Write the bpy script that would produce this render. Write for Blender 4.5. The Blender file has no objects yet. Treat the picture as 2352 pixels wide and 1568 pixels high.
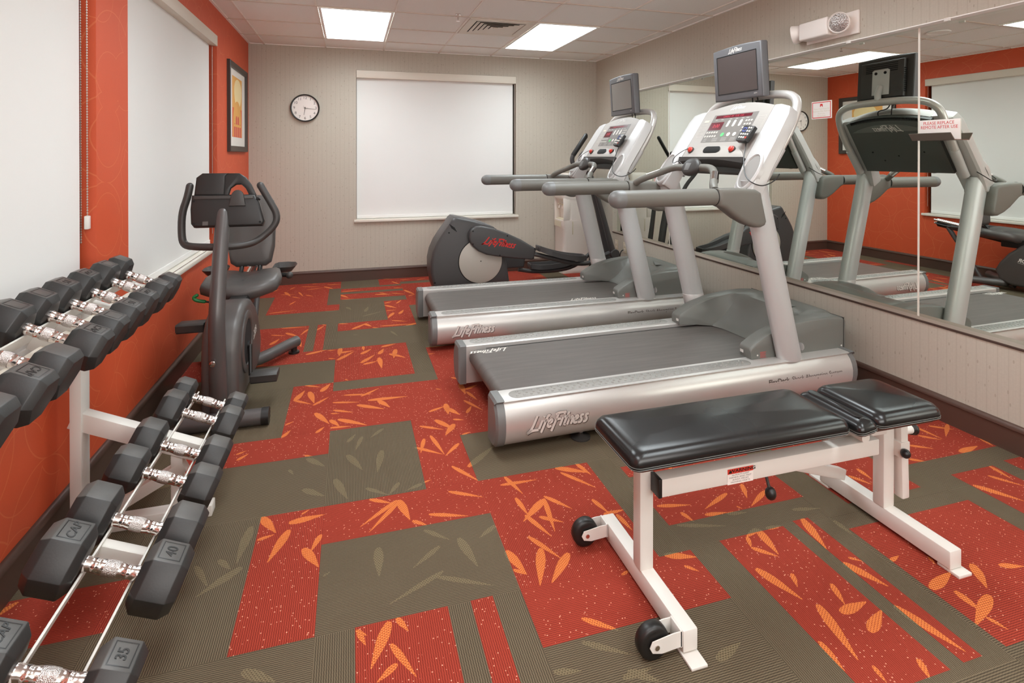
import bpy, bmesh, math, random
from mathutils import Vector, Matrix
R = math.radians
SC = bpy.context.scene
COL = SC.collection
random.seed(7)

# ---------------------------------------------------------------- colour and materials
def C(r, g, b):
    f = lambda u: (u / 12.92 if u <= 0.04045 else ((u + 0.055) / 1.055) ** 2.4)
    return (f(r / 255), f(g / 255), f(b / 255), 1.0)

def new_mat(name):
    m = bpy.data.materials.new(name)
    m.use_nodes = True
    nt = m.node_tree
    b = nt.nodes['Principled BSDF']
    return m, nt, b

def N(nt, typ, **kw):
    n = nt.nodes.new(typ)
    for k, v in kw.items():
        if k.startswith('_'):
            n.inputs[int(k[1:])].default_value = v
        elif k in ('op',):
            n.operation = v
        else:
            setattr(n, k, v)
    return n

def L(nt, a, b):
    nt.links.new(a, b)

def math_(nt, op, a, b=None, c=None):
    n = nt.nodes.new('ShaderNodeMath')
    n.operation = op
    for i, v in enumerate((a, b, c)):
        if v is None:
            continue
        if isinstance(v, (int, float)):
            n.inputs[i].default_value = v
        else:
            nt.links.new(v, n.inputs[i])
    return n.outputs[0]

def mixc(nt, fac, a, b):
    n = nt.nodes.new('ShaderNodeMix')
    n.data_type = 'RGBA'
    for i, v in ((0, fac), (6, a), (7, b)):
        if isinstance(v, (int, float, tuple)):
            n.inputs[i].default_value = v
        else:
            nt.links.new(v, n.inputs[i])
    return n.outputs[2]

def coords(nt):
    g = nt.nodes.new('ShaderNodeNewGeometry')
    s = nt.nodes.new('ShaderNodeSeparateXYZ')
    nt.links.new(g.outputs['Position'], s.inputs[0])
    return g.outputs['Position'], s.outputs[0], s.outputs[1], s.outputs[2]

def noise(nt, scale, detail=2.0, vec=None, obj=False):
    n = nt.nodes.new('ShaderNodeTexNoise')
    n.inputs['Scale'].default_value = scale
    n.inputs['Detail'].default_value = detail
    if vec is not None:
        nt.links.new(vec, n.inputs['Vector'])
    elif obj:
        t = nt.nodes.new('ShaderNodeTexCoord')
        nt.links.new(t.outputs['Object'], n.inputs['Vector'])
    return n.outputs[0]

def bump(nt, b, h, strength=0.2, dist=0.001):
    n = nt.nodes.new('ShaderNodeBump')
    n.inputs['Strength'].default_value = strength
    n.inputs['Distance'].default_value = dist
    nt.links.new(h, n.inputs['Height'])
    nt.links.new(n.outputs[0], b.inputs['Normal'])

def simple(name, col, rough=0.5, metal=0.0, var=0.06, vscale=12.0, bumps=0.0, bscale=600.0, spec=0.5, coat=0.0):
    """principled paint / plastic / metal with a slight procedural variation"""
    m, nt, b = new_mat(name)
    t = nt.nodes.new('ShaderNodeTexCoord')
    n = noise(nt, vscale, 3.0, t.outputs['Object'])
    k = math_(nt, 'MULTIPLY_ADD', n, 2 * var, 1 - var)
    mul = nt.nodes.new('ShaderNodeMix'); mul.data_type = 'RGBA'; mul.blend_type = 'MULTIPLY'
    mul.inputs[0].default_value = 1.0
    mul.inputs[6].default_value = col
    L(nt, k, mul.inputs[7])
    L(nt, mul.outputs[2], b.inputs['Base Color'])
    b.inputs['Roughness'].default_value = rough
    b.inputs['Metallic'].default_value = metal
    b.inputs['Specular IOR Level'].default_value = spec
    b.inputs['Coat Weight'].default_value = coat
    if bumps > 0:
        bump(nt, b, noise(nt, bscale, 2.0, t.outputs['Object']), bumps, 0.001)
    return m

def emit(name, col, strength):
    m, nt, b = new_mat(name)
    b.inputs['Base Color'].default_value = col
    b.inputs['Emission Color'].default_value = col
    b.inputs['Emission Strength'].default_value = strength
    return m

M = {}
M['silver'] = simple('silver_paint', C(206, 203, 199), 0.34, 0.40, 0.03, 4)
M['lightsilver'] = simple('light_silver_plastic', C(196, 194, 192), 0.38, 0.15, 0.02, 4)
M['upright'] = simple('silver_upright', C(196, 197, 196), 0.40, 0.22, 0.03, 4)
M['consolegrey'] = simple('console_grey', C(168, 162, 156), 0.5, 0.05, 0.03, 6)
M['overlay'] = simple('overlay_grey', C(118, 113, 108), 0.5, 0.0, 0.03)
M['midgrey'] = simple('hood_grey', C(114, 115, 110), 0.45, 0.1, 0.04, 6, 0.05, 900)
M['railgrey'] = simple('handrail_grey', C(112, 110, 103), 0.48, 0.0, 0.05, 8, 0.08, 900)
M['striprubber'] = simple('grip_rubber', C(150, 148, 143), 0.5, 0.0, 0.04, 8)
M['capgrey'] = simple('cap_grey', C(118, 119, 118), 0.42, 0.1, 0.03)
M['darkplastic'] = simple('dark_plastic', C(58, 55, 53), 0.45, 0.0, 0.08, 20, 0.06, 900)
M['backgrey'] = simple('console_back_grey', C(80, 82, 78), 0.5, 0.0, 0.05, 8, 0.05, 800)
M['black'] = simple('black_plastic', C(28, 26, 25), 0.4, 0.0, 0.1, 20)
M['hole'] = simple('shadow_black', C(12, 11, 10), 0.8, 0.0, 0.0)
M['screengrey'] = simple('screen_bezel', C(96, 95, 97), 0.45, 0.1, 0.03, 8, 0.04, 900)
M['screen'] = simple('lcd_off', C(78, 70, 68), 0.22, 0.0, 0.03, 5)
M['trimgrey'] = simple('mirror_channel', C(150, 132, 120), 0.45, 0.2, 0.03)
M['cupgrey'] = simple('cup_grey', C(146, 142, 138), 0.5, 0.0, 0.03)
M['screen_sheen'] = simple('lcd_off_painted_sheen', C(128, 122, 116), 0.3, 0.0, 0.03, 5)  # paler screen: its reflection is painted into the base colour
M['led'] = simple('led_window', C(92, 28, 38), 0.25, 0.0, 0.1, 60)
M['ledlit'] = emit('led_lit', C(170, 45, 60), 0.5)
M['white'] = simple('white_print', C(225, 221, 215), 0.5, 0.0, 0.02)
M['offwhitetext'] = simple('pale_print', C(190, 186, 178), 0.6, 0.0, 0.02)
M['darkprint'] = simple('dark_print', C(88, 80, 74), 0.6, 0.0, 0.02)
M['red'] = simple('red_button', C(206, 58, 44), 0.35, 0.0, 0.03)
M['redlogo'] = simple('red_print', C(214, 44, 40), 0.45, 0.0, 0.03)
M['green'] = simple('green_button', C(96, 196, 120), 0.4, 0.0, 0.03)
M['blue'] = simple('blue_button', C(70, 84, 150), 0.4, 0.0, 0.03)
M['greengrip'] = simple('green_grip', C(40, 130, 70), 0.4, 0.0, 0.05)
M['chrome'] = simple('chrome', C(222, 214, 210), 0.14, 1.0, 0.02)
M['whitepaint'] = simple('white_enamel', C(222, 218, 211), 0.35, 0.0, 0.03, 6, 0.02, 400)
M['bike'] = simple('graphite_paint', C(92, 88, 87), 0.36, 0.35, 0.04, 6, 0.03, 900)
M['bikebody'] = simple('graphite_plastic', C(88, 84, 82), 0.42, 0.25, 0.05, 8, 0.05, 900)
M['ellbody'] = simple('charcoal_plastic', C(72, 70, 70), 0.42, 0.1, 0.05, 8, 0.05, 900)
M['disc'] = simple('disc_beige', C(188, 182, 172), 0.45, 0.1, 0.03, 5)
M['cooler'] = simple('cooler_white', C(234, 224, 214), 0.4, 0.0, 0.02)
M['coolershade'] = simple('cooler_tray', C(214, 203, 178), 0.45, 0.0, 0.02)
M['brown'] = simple('brown_base_paint', C(84, 62, 53), 0.4, 0.05, 0.06, 5)
M['frameblack'] = simple('frame_wood', C(62, 54, 49), 0.4, 0.0, 0.1, 10)
M['mat'] = simple('mat_board', C(226, 220, 212), 0.8, 0.0, 0.02)
M['plate'] = simple('white_plate', C(238, 230, 224), 0.4, 0.0, 0.01)
M['acrylic'] = simple('clear_acrylic_dark', C(120, 112, 104), 0.15, 0.3, 0.05)
M['cream'] = simple('cream_header', C(226, 217, 203), 0.45, 0.0, 0.02)
M['sill'] = simple('cream_sill', C(232, 226, 214), 0.3, 0.0, 0.02)
M['beads'] = simple('metal_beads', C(205, 196, 186), 0.3, 0.6, 0.02)
M['dark'] = simple('dark_gap', C(70, 52, 44), 0.7, 0.0, 0.05)

def m_rubber():
    m, nt, b = new_mat('black_rubber')
    t = nt.nodes.new('ShaderNodeTexCoord')
    n1 = noise(nt, 18, 4, t.outputs['Object'])
    n2 = noise(nt, 220, 2, t.outputs['Object'])
    f = math_(nt, 'MULTIPLY_ADD', n1, 0.5, math_(nt, 'MULTIPLY', n2, 0.35))
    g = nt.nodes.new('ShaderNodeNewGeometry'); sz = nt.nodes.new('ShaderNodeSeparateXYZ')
    L(nt, g.outputs['Normal'], sz.inputs[0])                       # up-facing faces painted paler for overhead light, with some chalk
    dust_toplight = math_(nt, 'MULTIPLY', math_(nt, 'SMOOTH_MIN', math_(nt, 'MAXIMUM', math_(nt, 'MULTIPLY_ADD', sz.outputs[2], 3.2, -2.3), 0.0), 1.0, 0.1), math_(nt, 'MULTIPLY_ADD', n1, .5, .25))
    L(nt, mixc(nt, dust_toplight, mixc(nt, f, C(36, 36, 36), C(54, 53, 52)), C(124, 120, 115)), b.inputs['Base Color'])
    b.inputs['Roughness'].default_value = 0.42
    bump(nt, b, n2, 0.12, 0.001)
    return m
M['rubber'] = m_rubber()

def m_knurl():
    m, nt, b = new_mat('knurled_chrome')
    t = nt.nodes.new('ShaderNodeTexCoord')
    v = nt.nodes.new('ShaderNodeTexVoronoi'); v.inputs['Scale'].default_value = 520
    L(nt, t.outputs['Object'], v.inputs['Vector'])
    b.inputs['Base Color'].default_value = C(212, 204, 200)
    b.inputs['Metallic'].default_value = 1.0
    b.inputs['Roughness'].default_value = 0.32
    bump(nt, b, v.outputs['Distance'], 0.6, 0.002)
    return m
M['knurl'] = m_knurl()

def m_vinyl():
    m, nt, b = new_mat('black_vinyl')
    t = nt.nodes.new('ShaderNodeTexCoord')
    n = noise(nt, 3.5, 1.5, t.outputs['Object'])
    n2 = noise(nt, 260, 3, t.outputs['Object'])
    L(nt, mixc(nt, n, C(20, 19, 19), C(30, 29, 29)), b.inputs['Base Color'])
    L(nt, math_(nt, 'MULTIPLY_ADD', n, 0.14, 0.19), b.inputs['Roughness'])
    bump(nt, b, n2, 0.035, 0.001)
    return m
M['vinyl'] = m_vinyl()

def m_belt():
    m, nt, b = new_mat('belt_rubber')
    t = nt.nodes.new('ShaderNodeTexCoord')
    mp = nt.nodes.new('ShaderNodeMapping'); mp.inputs['Scale'].default_value = (1.2, 14, 1)
    L(nt, t.outputs['Object'], mp.inputs[0])
    n = noise(nt, 3, 4, mp.outputs[0])
    n2 = noise(nt, 700, 2, t.outputs['Object'])
    L(nt, mixc(nt, n, C(78, 73, 69), C(108, 102, 97)), b.inputs['Base Color'])
    b.inputs['Roughness'].default_value = 0.5
    bump(nt, b, n2, 0.15, 0.001)
    return m
M['belt'] = m_belt()

def m_blind():
    m, nt, b = new_mat('blind_cloth')
    t = nt.nodes.new('ShaderNodeTexCoord')
    n = noise(nt, 1.2, 2, t.outputs['Object'])
    w = noise(nt, 900, 1, t.outputs['Object'])
    L(nt, mixc(nt, n, C(232, 230, 226), C(238, 237, 234)), b.inputs['Base Color'])
    b.inputs['Roughness'].default_value = 0.75
    bump(nt, b, w, 0.05, 0.0005)
    return m
M['blind'] = m_blind()

def m_wallpaper():
    """beige wallpaper: fine vertical pinstripes and scattered small dashes"""
    m, nt, b = new_mat('beige_wallpaper')
    pos, x, y, z = coords(nt)
    s = math_(nt, 'ADD', x, y)                       # runs along either wall
    fr = math_(nt, 'FRACT', math_(nt, 'MULTIPLY', s, 1 / 0.046))
    l1 = math_(nt, 'LESS_THAN', math_(nt, 'ABSOLUTE', math_(nt, 'SUBTRACT', fr, 0.5)), 0.045)
    fr2 = math_(nt, 'FRACT', math_(nt, 'MULTIPLY', s, 1 / 0.0115))
    l2 = math_(nt, 'LESS_THAN', math_(nt, 'ABSOLUTE', math_(nt, 'SUBTRACT', fr2, 0.5)), 0.12)
    mp = nt.nodes.new('ShaderNodeMapping'); mp.inputs['Scale'].default_value = (60, 60, 26)
    L(nt, pos, mp.inputs[0])
    v = nt.nodes.new('ShaderNodeTexVoronoi'); v.inputs['Scale'].default_value = 0.55
    L(nt, mp.outputs[0], v.inputs['Vector'])
    dash = math_(nt, 'LESS_THAN', v.outputs['Distance'], 0.13)
    n = noise(nt, 90, 2, pos)
    base = mixc(nt, n, C(186, 177, 163), C(196, 188, 174))
    base = mixc(nt, math_(nt, 'MULTIPLY', l2, 0.12), base, C(172, 164, 149))
    base = mixc(nt, math_(nt, 'MULTIPLY', l1, 0.34), base, C(160, 149, 132))
    base = mixc(nt, math_(nt, 'MULTIPLY', dash, 0.35), base, C(136, 116, 98))
    L(nt, base, b.inputs['Base Color'])
    b.inputs['Roughness'].default_value = 0.7
    return m
M['beige'] = m_wallpaper()

def m_orange():
    """orange wallpaper with thin pale overlapping ring lines"""
    m, nt, b = new_mat('orange_wallpaper')
    pos, x, y, z = coords(nt)
    cmb = nt.nodes.new('ShaderNodeCombineXYZ')
    L(nt, math_(nt, 'ADD', y, math_(nt, 'MULTIPLY', x, 0.7)), cmb.inputs[0]); L(nt, z, cmb.inputs[1])
    out = None
    for sc, off, rad in ((3.1, 0.0, 0.42), (2.3, 3.7, 0.46)):
        mp = nt.nodes.new('ShaderNodeMapping'); mp.inputs['Location'].default_value = (off, off * 0.7, 0)
        L(nt, cmb.outputs[0], mp.inputs[0])
        v = nt.nodes.new('ShaderNodeTexVoronoi'); v.voronoi_dimensions = '2D'
        v.inputs['Scale'].default_value = sc
        v.inputs['Randomness'].default_value = 0.55
        L(nt, mp.outputs[0], v.inputs['Vector'])
        ring = math_(nt, 'LESS_THAN', math_(nt, 'ABSOLUTE', math_(nt, 'SUBTRACT', v.outputs['Distance'], rad)), 0.006)
        out = ring if out is None else math_(nt, 'MAXIMUM', out, ring)
    n = noise(nt, 5, 4, pos)
    n2 = noise(nt, 240, 2, pos)
    f = math_(nt, 'MULTIPLY_ADD', n2, 0.4, math_(nt, 'MULTIPLY', n, 0.6))
    base = mixc(nt, f, C(200, 76, 40), C(216, 92, 54))
    base = mixc(nt, math_(nt, 'MULTIPLY', out, 0.30), base, C(232, 140, 92))
    L(nt, base, b.inputs['Base Color'])
    b.inputs['Roughness'].default_value = 0.55
    return m
M['orange'] = m_orange()

def m_ceiling():
    m, nt, b = new_mat('ceiling_tile')
    pos, x, y, z = coords(nt)
    n = noise(nt, 160, 3, pos)
    L(nt, mixc(nt, n, C(236, 233, 228), C(246, 244, 240)), b.inputs['Base Color'])
    b.inputs['Roughness'].default_value = 0.9
    bump(nt, b, n, 0.2, 0.002)
    return m
M['ceiling'] = m_ceiling()
M['grid'] = simple('ceiling_grid_main', C(236, 229, 221), 0.5, 0.0, 0.02)
M['gridx'] = simple('ceiling_grid_cross', C(206, 190, 176), 0.6, 0.0, 0.02)
M['tbar'] = simple('ceiling_grid', C(250, 248, 244), 0.5, 0.0, 0.02)
M['plaster'] = simple('beige_plaster', C(190, 174, 160), 0.8, 0.0, 0.03)

def carpet(name, lo, hi, speck=None, weave=None):
    """modular carpet: ribs turn a quarter from one 0.61 m tile to the next"""
    m, nt, b = new_mat(name)
    pos, x, y, z = coords(nt)
    tx = math_(nt, 'FLOOR', math_(nt, 'DIVIDE', math_(nt, 'ADD', x, 0.10 + 6.09), 0.609))
    ty = math_(nt, 'FLOOR', math_(nt, 'DIVIDE', math_(nt, 'SUBTRACT', y, 2.25 - 6.06), 0.606))
    par = math_(nt, 'MODULO', math_(nt, 'ADD', tx, ty), 2.0)
    along = nt.nodes.new('ShaderNodeMix'); along.data_type = 'FLOAT'
    L(nt, par, along.inputs[0]); L(nt, x, along.inputs[2]); L(nt, y, along.inputs[3])
    across = nt.nodes.new('ShaderNodeMix'); across.data_type = 'FLOAT'
    L(nt, par, across.inputs[0]); L(nt, y, across.inputs[2]); L(nt, x, across.inputs[3])
    wob = math_(nt, 'MULTIPLY', math_(nt, 'SINE', math_(nt, 'MULTIPLY', across.outputs[0], 520.0)), 0.00035)
    ph = math_(nt, 'MULTIPLY', math_(nt, 'ADD', along.outputs[0], wob), 2 * math.pi / 0.0062)
    rib = math_(nt, 'MULTIPLY_ADD', math_(nt, 'SINE', ph), 0.5, 0.5)
    n = noise(nt, 420, 2, pos)
    big = noise(nt, 2.2, 3, pos)
    f = math_(nt, 'ADD', math_(nt, 'MULTIPLY', rib, 0.72), math_(nt, 'MULTIPLY_ADD', n, 0.5, -0.12))
    f = math_(nt, 'MINIMUM', math_(nt, 'MAXIMUM', f, 0.0), 1.0)
    col = mixc(nt, f, lo, hi)
    if weave is not None:
        wv = math_(nt, 'SINE', math_(nt, 'MULTIPLY', across.outputs[0], 2 * math.pi / 0.0085))
        wv2 = math_(nt, 'MULTIPLY', wv, math_(nt, 'SINE', math_(nt, 'MULTIPLY', ph, 0.5)))
        hole = math_(nt, 'GREATER_THAN', wv2, 0.22)
        col = mixc(nt, math_(nt, 'MULTIPLY', hole, 0.75), col, weave)
    if speck is not None:
        v = nt.nodes.new('ShaderNodeTexVoronoi'); v.inputs['Scale'].default_value = 84
        L(nt, pos, v.inputs['Vector'])
        sp = math_(nt, 'LESS_THAN', v.outputs['Distance'], 0.16)
        wn = nt.nodes.new('ShaderNodeTexWhiteNoise')
        L(nt, v.outputs['Color'], wn.inputs['Vector'])
        sp = math_(nt, 'MULTIPLY', sp, math_(nt, 'GREATER_THAN', wn.outputs[0], 0.38))
        col = mixc(nt, math_(nt, 'MULTIPLY', sp, 0.85), col, speck)
    mul = nt.nodes.new('ShaderNodeMix'); mul.data_type = 'RGBA'; mul.blend_type = 'MULTIPLY'; mul.inputs[0].default_value = 1
    L(nt, col, mul.inputs[6]); L(nt, math_(nt, 'MULTIPLY_ADD', big, 0.24, 0.88), mul.inputs[7])
    L(nt, mul.outputs[2], b.inputs['Base Color'])
    b.inputs['Roughness'].default_value = 0.95
    b.inputs['Specular IOR Level'].default_value = 0.15
    bump(nt, b, rib, 0.5, 0.002)
    return m
M['c_olive'] = carpet('carpet_olive', C(58, 50, 39), C(122, 108, 87))
M['c_red'] = carpet('carpet_red', C(112, 37, 28), C(174, 70, 52), speck=C(236, 170, 140))
M['c_leaf'] = carpet('carpet_leaf_orange', C(204, 104, 50), C(230, 142, 80), weave=C(152, 58, 36))
M['c_oleaf'] = carpet('carpet_leaf_olive', C(110, 97, 74), C(130, 117, 92), weave=C(82, 71, 54))

def m_mirror(name, s):
    """silvered glass, faint green tint, hung a touch out of true"""
    m, nt, b = new_mat(name)
    nt.nodes.remove(b)
    g = nt.nodes.new('ShaderNodeBsdfGlossy')
    g.inputs['Color'].default_value = (0.80, 0.845, 0.79, 1)
    g.inputs['Roughness'].default_value = 0.0
    c = nt.nodes.new('ShaderNodeCombineXYZ')
    for i, v in enumerate((-math.cos(s), -math.sin(s), 0.001)):
        c.inputs[i].default_value = v
    L(nt, c.outputs[0], g.inputs['Normal'])
    L(nt, g.outputs[0], nt.nodes['Material Output'].inputs[0])
    return m
M['mirror'] = m_mirror('mirror_silver', 0.030)
def m_lens():
    m, nt, b = new_mat('fluted_lens')
    t = nt.nodes.new('ShaderNodeTexCoord')
    v = nt.nodes.new('ShaderNodeTexVoronoi'); v.inputs['Scale'].default_value = 140
    L(nt, t.outputs['Object'], v.inputs['Vector'])
    L(nt, mixc(nt, v.outputs['Distance'], C(206, 200, 196), C(120, 108, 102)), b.inputs['Base Color'])
    b.inputs['Metallic'].default_value = .55; b.inputs['Roughness'].default_value = .28
    bump(nt, b, v.outputs['Distance'], .5, .004)
    return m
M['lens'] = m_lens()
def m_panel():
    """prismatic lens: throws most of its light downwards, less towards the upper walls"""
    m, nt, b = new_mat('light_diffuser')
    g = nt.nodes.new('ShaderNodeNewGeometry')
    d = nt.nodes.new('ShaderNodeVectorMath'); d.operation = 'DOT_PRODUCT'
    L(nt, g.outputs['Incoming'], d.inputs[0]); L(nt, g.outputs['Normal'], d.inputs[1])
    c = math_(nt, 'ABSOLUTE', d.outputs['Value'])
    L(nt, math_(nt, 'MULTIPLY_ADD', c, 13.5, 1.6), b.inputs['Emission Strength'])
    b.inputs['Base Color'].default_value = (.9, .9, .9, 1)
    b.inputs['Emission Color'].default_value = (0.935, 1.025, 1.06, 1)
    return m
M['panel'] = m_panel()

# ---------------------------------------------------------------- mesh builder
def frame(o, xd, yd):
    xd = Vector(xd).normalized(); yd = Vector(yd).normalized(); zd = xd.cross(yd)
    m = Matrix((xd, yd, zd)).transposed().to_4x4()
    m.translation = Vector(o)
    return m

def T(x, y, z):
    return Matrix.Translation((x, y, z))

class MB:
    def __init__(s):
        s.v, s.f, s.m, s.mats = [], [], [], []
    def mi(s, mat):
        if mat not in s.mats:
            s.mats.append(mat)
        return s.mats.index(mat)
    def add(s, vs, fs, mat, mx=None):
        b = len(s.v); i = s.mi(mat)
        if mx is None:
            s.v.extend(tuple(v) for v in vs)
        else:
            s.v.extend(tuple(mx @ Vector(v)) for v in vs)
        for f in fs:
            s.f.append(tuple(b + k for k in f)); s.m.append(i)
        return s
    def box(s, lo, hi, mat, bev=0.0, seg=2, mx=None):
        bm = bmesh.new()
        bmesh.ops.create_cube(bm, size=1.0)
        for v in bm.verts:
            v.co = Vector([lo[i] + (v.co[i] + 0.5) * (hi[i] - lo[i]) for i in range(3)])
        if bev > 0:
            bmesh.ops.bevel(bm, geom=list(bm.edges), offset=bev, segments=seg, affect='EDGES', profile=0.5, clamp_overlap=True)
        return s.take(bm, mat, mx)
    def take(s, bm, mat, mx=None):
        bm.verts.index_update()
        s.add([v.co.copy() for v in bm.verts], [[v.index for v in f.verts] for f in bm.faces], mat, mx)
        bm.free()
        return s
    def prism(s, poly, h0, h1, mat, mx=None, bev=0.0, seg=2, allbev=False):
        """polygon in local xy, extruded along local z from h0 to h1, rims bevelled"""
        bm = bmesh.new()
        a = [bm.verts.new((p[0], p[1], h0)) for p in poly]
        c = [bm.verts.new((p[0], p[1], h1)) for p in poly]
        n = len(poly)
        bm.faces.new(list(reversed(a))); bm.faces.new(c)
        for i in range(n):
            j = (i + 1) % n
            bm.faces.new((a[i], a[j], c[j], c[i]))
        bmesh.ops.recalc_face_normals(bm, faces=bm.faces)
        if bev > 0:
            ed = [e for e in bm.edges if allbev or abs(e.verts[0].co.z - e.verts[1].co.z) < 1e-9]
            bmesh.ops.bevel(bm, geom=ed, offset=bev, segments=seg, affect='EDGES', profile=0.5, clamp_overlap=True)
        return s.take(bm, mat, mx)
    def loft(s, rings, mat, mx=None, cap=True, closed=True):
        n = len(rings[0]); vs = [p for r in rings for p in r]; fs = []
        for k in range(len(rings) - 1):
            for i in range(n if closed else n - 1):
                j = (i + 1) % n
                fs.append((k * n + i, k * n + j, (k + 1) * n + j, (k + 1) * n + i))
        if cap and closed:
            fs.append(tuple(reversed(range(n)))); fs.append(tuple((len(rings) - 1) * n + i for i in range(n)))
        return s.add(vs, fs, mat, mx)
    def tube(s, pts, r, mat, n=14, cap=True, smooth=0, mx=None, flat=1.0, round_end=False):
        """sweep of a circle along a path; r is a number or one per point"""
        pts = [Vector(p) for p in pts]
        rs = [r] * len(pts) if isinstance(r, (int, float)) else list(r)
        for _ in range(smooth):                      # Chaikin corner cutting
            q, qr = [pts[0]], [rs[0]]
            for i in range(len(pts) - 1):
                a, c = pts[i], pts[i + 1]
                if i > 0:
                    q.append(a.lerp(c, 0.25)); qr.append(rs[i] * .75 + rs[i + 1] * .25)
                if i < len(pts) - 2:
                    q.append(a.lerp(c, 0.75)); qr.append(rs[i] * .25 + rs[i + 1] * .75)
            q.append(pts[-1]); qr.append(rs[-1])
            pts, rs = q, qr
        if round_end:
            for e in (0, -1):
                d = (pts[e] - pts[1 if e == 0 else -2]).normalized(); r0 = rs[e]; p0 = pts[e]
                ext = [(p0 + d * r0 * math.sin(a), r0 * math.cos(a)) for a in (R(25), R(50), R(70), R(85))]
                if e == 0:
                    pts = [p for p, _ in reversed(ext)] + pts; rs = [q for _, q in reversed(ext)] + rs
                else:
                    pts = pts + [p for p, _ in ext]; rs = rs + [q for _, q in ext]
        d0 = (pts[1] - pts[0]).normalized()
        up = Vector((0, 0, 1)) if abs(d0.z) < 0.9 else Vector((1, 0, 0))
        u = (up - d0 * up.dot(d0)).normalized()
        rings = []
        for i, p in enumerate(pts):
            if i == 0: d = pts[1] - pts[0]
            elif i == len(pts) - 1: d = pts[-1] - pts[-2]
            else: d = (pts[i + 1] - p).normalized() + (p - pts[i - 1]).normalized()
            d = d.normalized()
            u = (u - d * u.dot(d)).normalized(); w = d.cross(u)
            rings.append([p + (u * math.cos(2 * math.pi * k / n) * flat + w * math.sin(2 * math.pi * k / n)) * rs[i] for k in range(n)])
        return s.loft(rings, mat, mx, cap)
    def lathe(s, prof, mat, n=24, mx=None, cap=True):
        """profile of (radius, height) about local z"""
        rings = [[(r * math.cos(2 * math.pi * k / n), r * math.sin(2 * math.pi * k / n), h) for k in range(n)] for r, h in prof]
        return s.loft(rings, mat, mx, cap)
    def ball(s, c, r, mat, n=14, mx=None):
        rr = (r, r, r) if isinstance(r, (int, float)) else r
        rings = []
        for i in range(1, n // 2 + 1):
            a = math.pi * i / (n // 2 + 1)
            rings.append([(c[0] + rr[0] * math.sin(a) * math.cos(2 * math.pi * k / n), c[1] + rr[1] * math.sin(a) * math.sin(2 * math.pi * k / n), c[2] - rr[2] * math.cos(a)) for k in range(n)])
        return s.loft(rings, mat, mx, True)
    def ring(s, outer, inner, mat, mx=None):
        """flat or bevelled band between two loops of equal length"""
        return s.loft([outer, inner], mat, mx, cap=False)
    def torus(s, c, R0, r0, mat, n=32, k=8, mx=None, sx=1.0, sy=1.0):
        vs, fs = [], []
        for i in range(n):
            a = 2 * math.pi * i / n
            for j in range(k):
                t = 2 * math.pi * j / k
                vs.append((c[0] + (R0 * sx + r0 * math.cos(t)) * math.cos(a), c[1] + (R0 * sy + r0 * math.cos(t)) * math.sin(a), c[2] + r0 * math.sin(t)))
        for i in range(n):
            for j in range(k):
                fs.append((i * k + j, ((i + 1) % n) * k + j, ((i + 1) % n) * k + (j + 1) % k, i * k + (j + 1) % k))
        return s.add(vs, fs, mat, mx)
    def text(s, txt, size, mat, mx, shear=0.0, depth=0.0, bold=0.0, align='CENTER', sx=1.0, space=1.0):
        cu = bpy.data.curves.new('t', 'FONT')
        cu.body = txt; cu.size = size; cu.shear = shear; cu.extrude = depth; cu.offset = bold
        cu.align_x = align; cu.align_y = 'CENTER'; cu.resolution_u = 3; cu.space_character = space
        o = bpy.data.objects.new('t', cu)
        me = bpy.data.meshes.new_from_object(o)
        vs = [(v.co.x * sx, v.co.y, v.co.z) for v in me.vertices]
        fs = [tuple(p.vertices) for p in me.polygons]
        bpy.data.objects.remove(o); bpy.data.curves.remove(cu); bpy.data.meshes.remove(me)
        return s.add(vs, fs, mat, mx)
    def strokes(s, lines, w, mat, mx, z=0.0):
        """brush strokes: polylines in local xy drawn as tapered flat ribbons"""
        for ln in lines:
            p = [Vector((a, b, 0)) for a, b in ln]
            for _ in range(2):
                q = [p[0]]
                for i in range(len(p) - 1):
                    q += [p[i].lerp(p[i + 1], .25), p[i].lerp(p[i + 1], .75)]
                p = q + [p[-1]]
            vs, fs = [], []
            for i, c in enumerate(p):
                d = (p[min(i + 1, len(p) - 1)] - p[max(i - 1, 0)])
                if d.length < 1e-9: d = Vector((1, 0, 0))
                d.normalize(); nn = Vector((-d.y, d.x, 0)) * w * 0.5
                vs += [(c.x + nn.x, c.y + nn.y, z), (c.x - nn.x, c.y - nn.y, z)]
            for i in range(len(p) - 1):
                fs.append((2 * i, 2 * i + 1, 2 * i + 3, 2 * i + 2))
            s.add(vs, fs, mat, mx)
        return s
    def build(s, name, parent=None, ang=40, loc=None):
        me = bpy.data.meshes.new(name)
        me.from_pydata(s.v, [], s.f)
        for m in s.mats:
            me.materials.append(m)
        me.polygons.foreach_set('material_index', s.m)
        bm = bmesh.new(); bm.from_mesh(me)
        bmesh.ops.recalc_face_normals(bm, faces=[f for f in bm.faces if len(f.edges) and not any(e.is_boundary for e in f.edges)])
        bm.to_mesh(me); bm.free()
        me.polygons.foreach_set('use_smooth', [True] * len(me.polygons))
        me.set_sharp_from_angle(angle=R(ang))
        me.update()
        o = bpy.data.objects.new(name, me)
        COL.objects.link(o)
        if parent is not None:
            o.parent = parent
        if loc is not None:
            o.location = loc
        return o

def tag(o, label, cat, group=None):
    o['label'] = label; o['category'] = cat
    if group: o['group'] = group
    return o

def thing(name, label, cat, loc=(0, 0, 0), rot=(0, 0, 0), group=None):
    o = bpy.data.objects.new(name, None); COL.objects.link(o)
    o.location = loc; o.rotation_euler = rot; o.empty_display_size = 0.1
    return tag(o, label, cat, group)

def struct(o):
    o['kind'] = 'structure'
    return o

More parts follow.
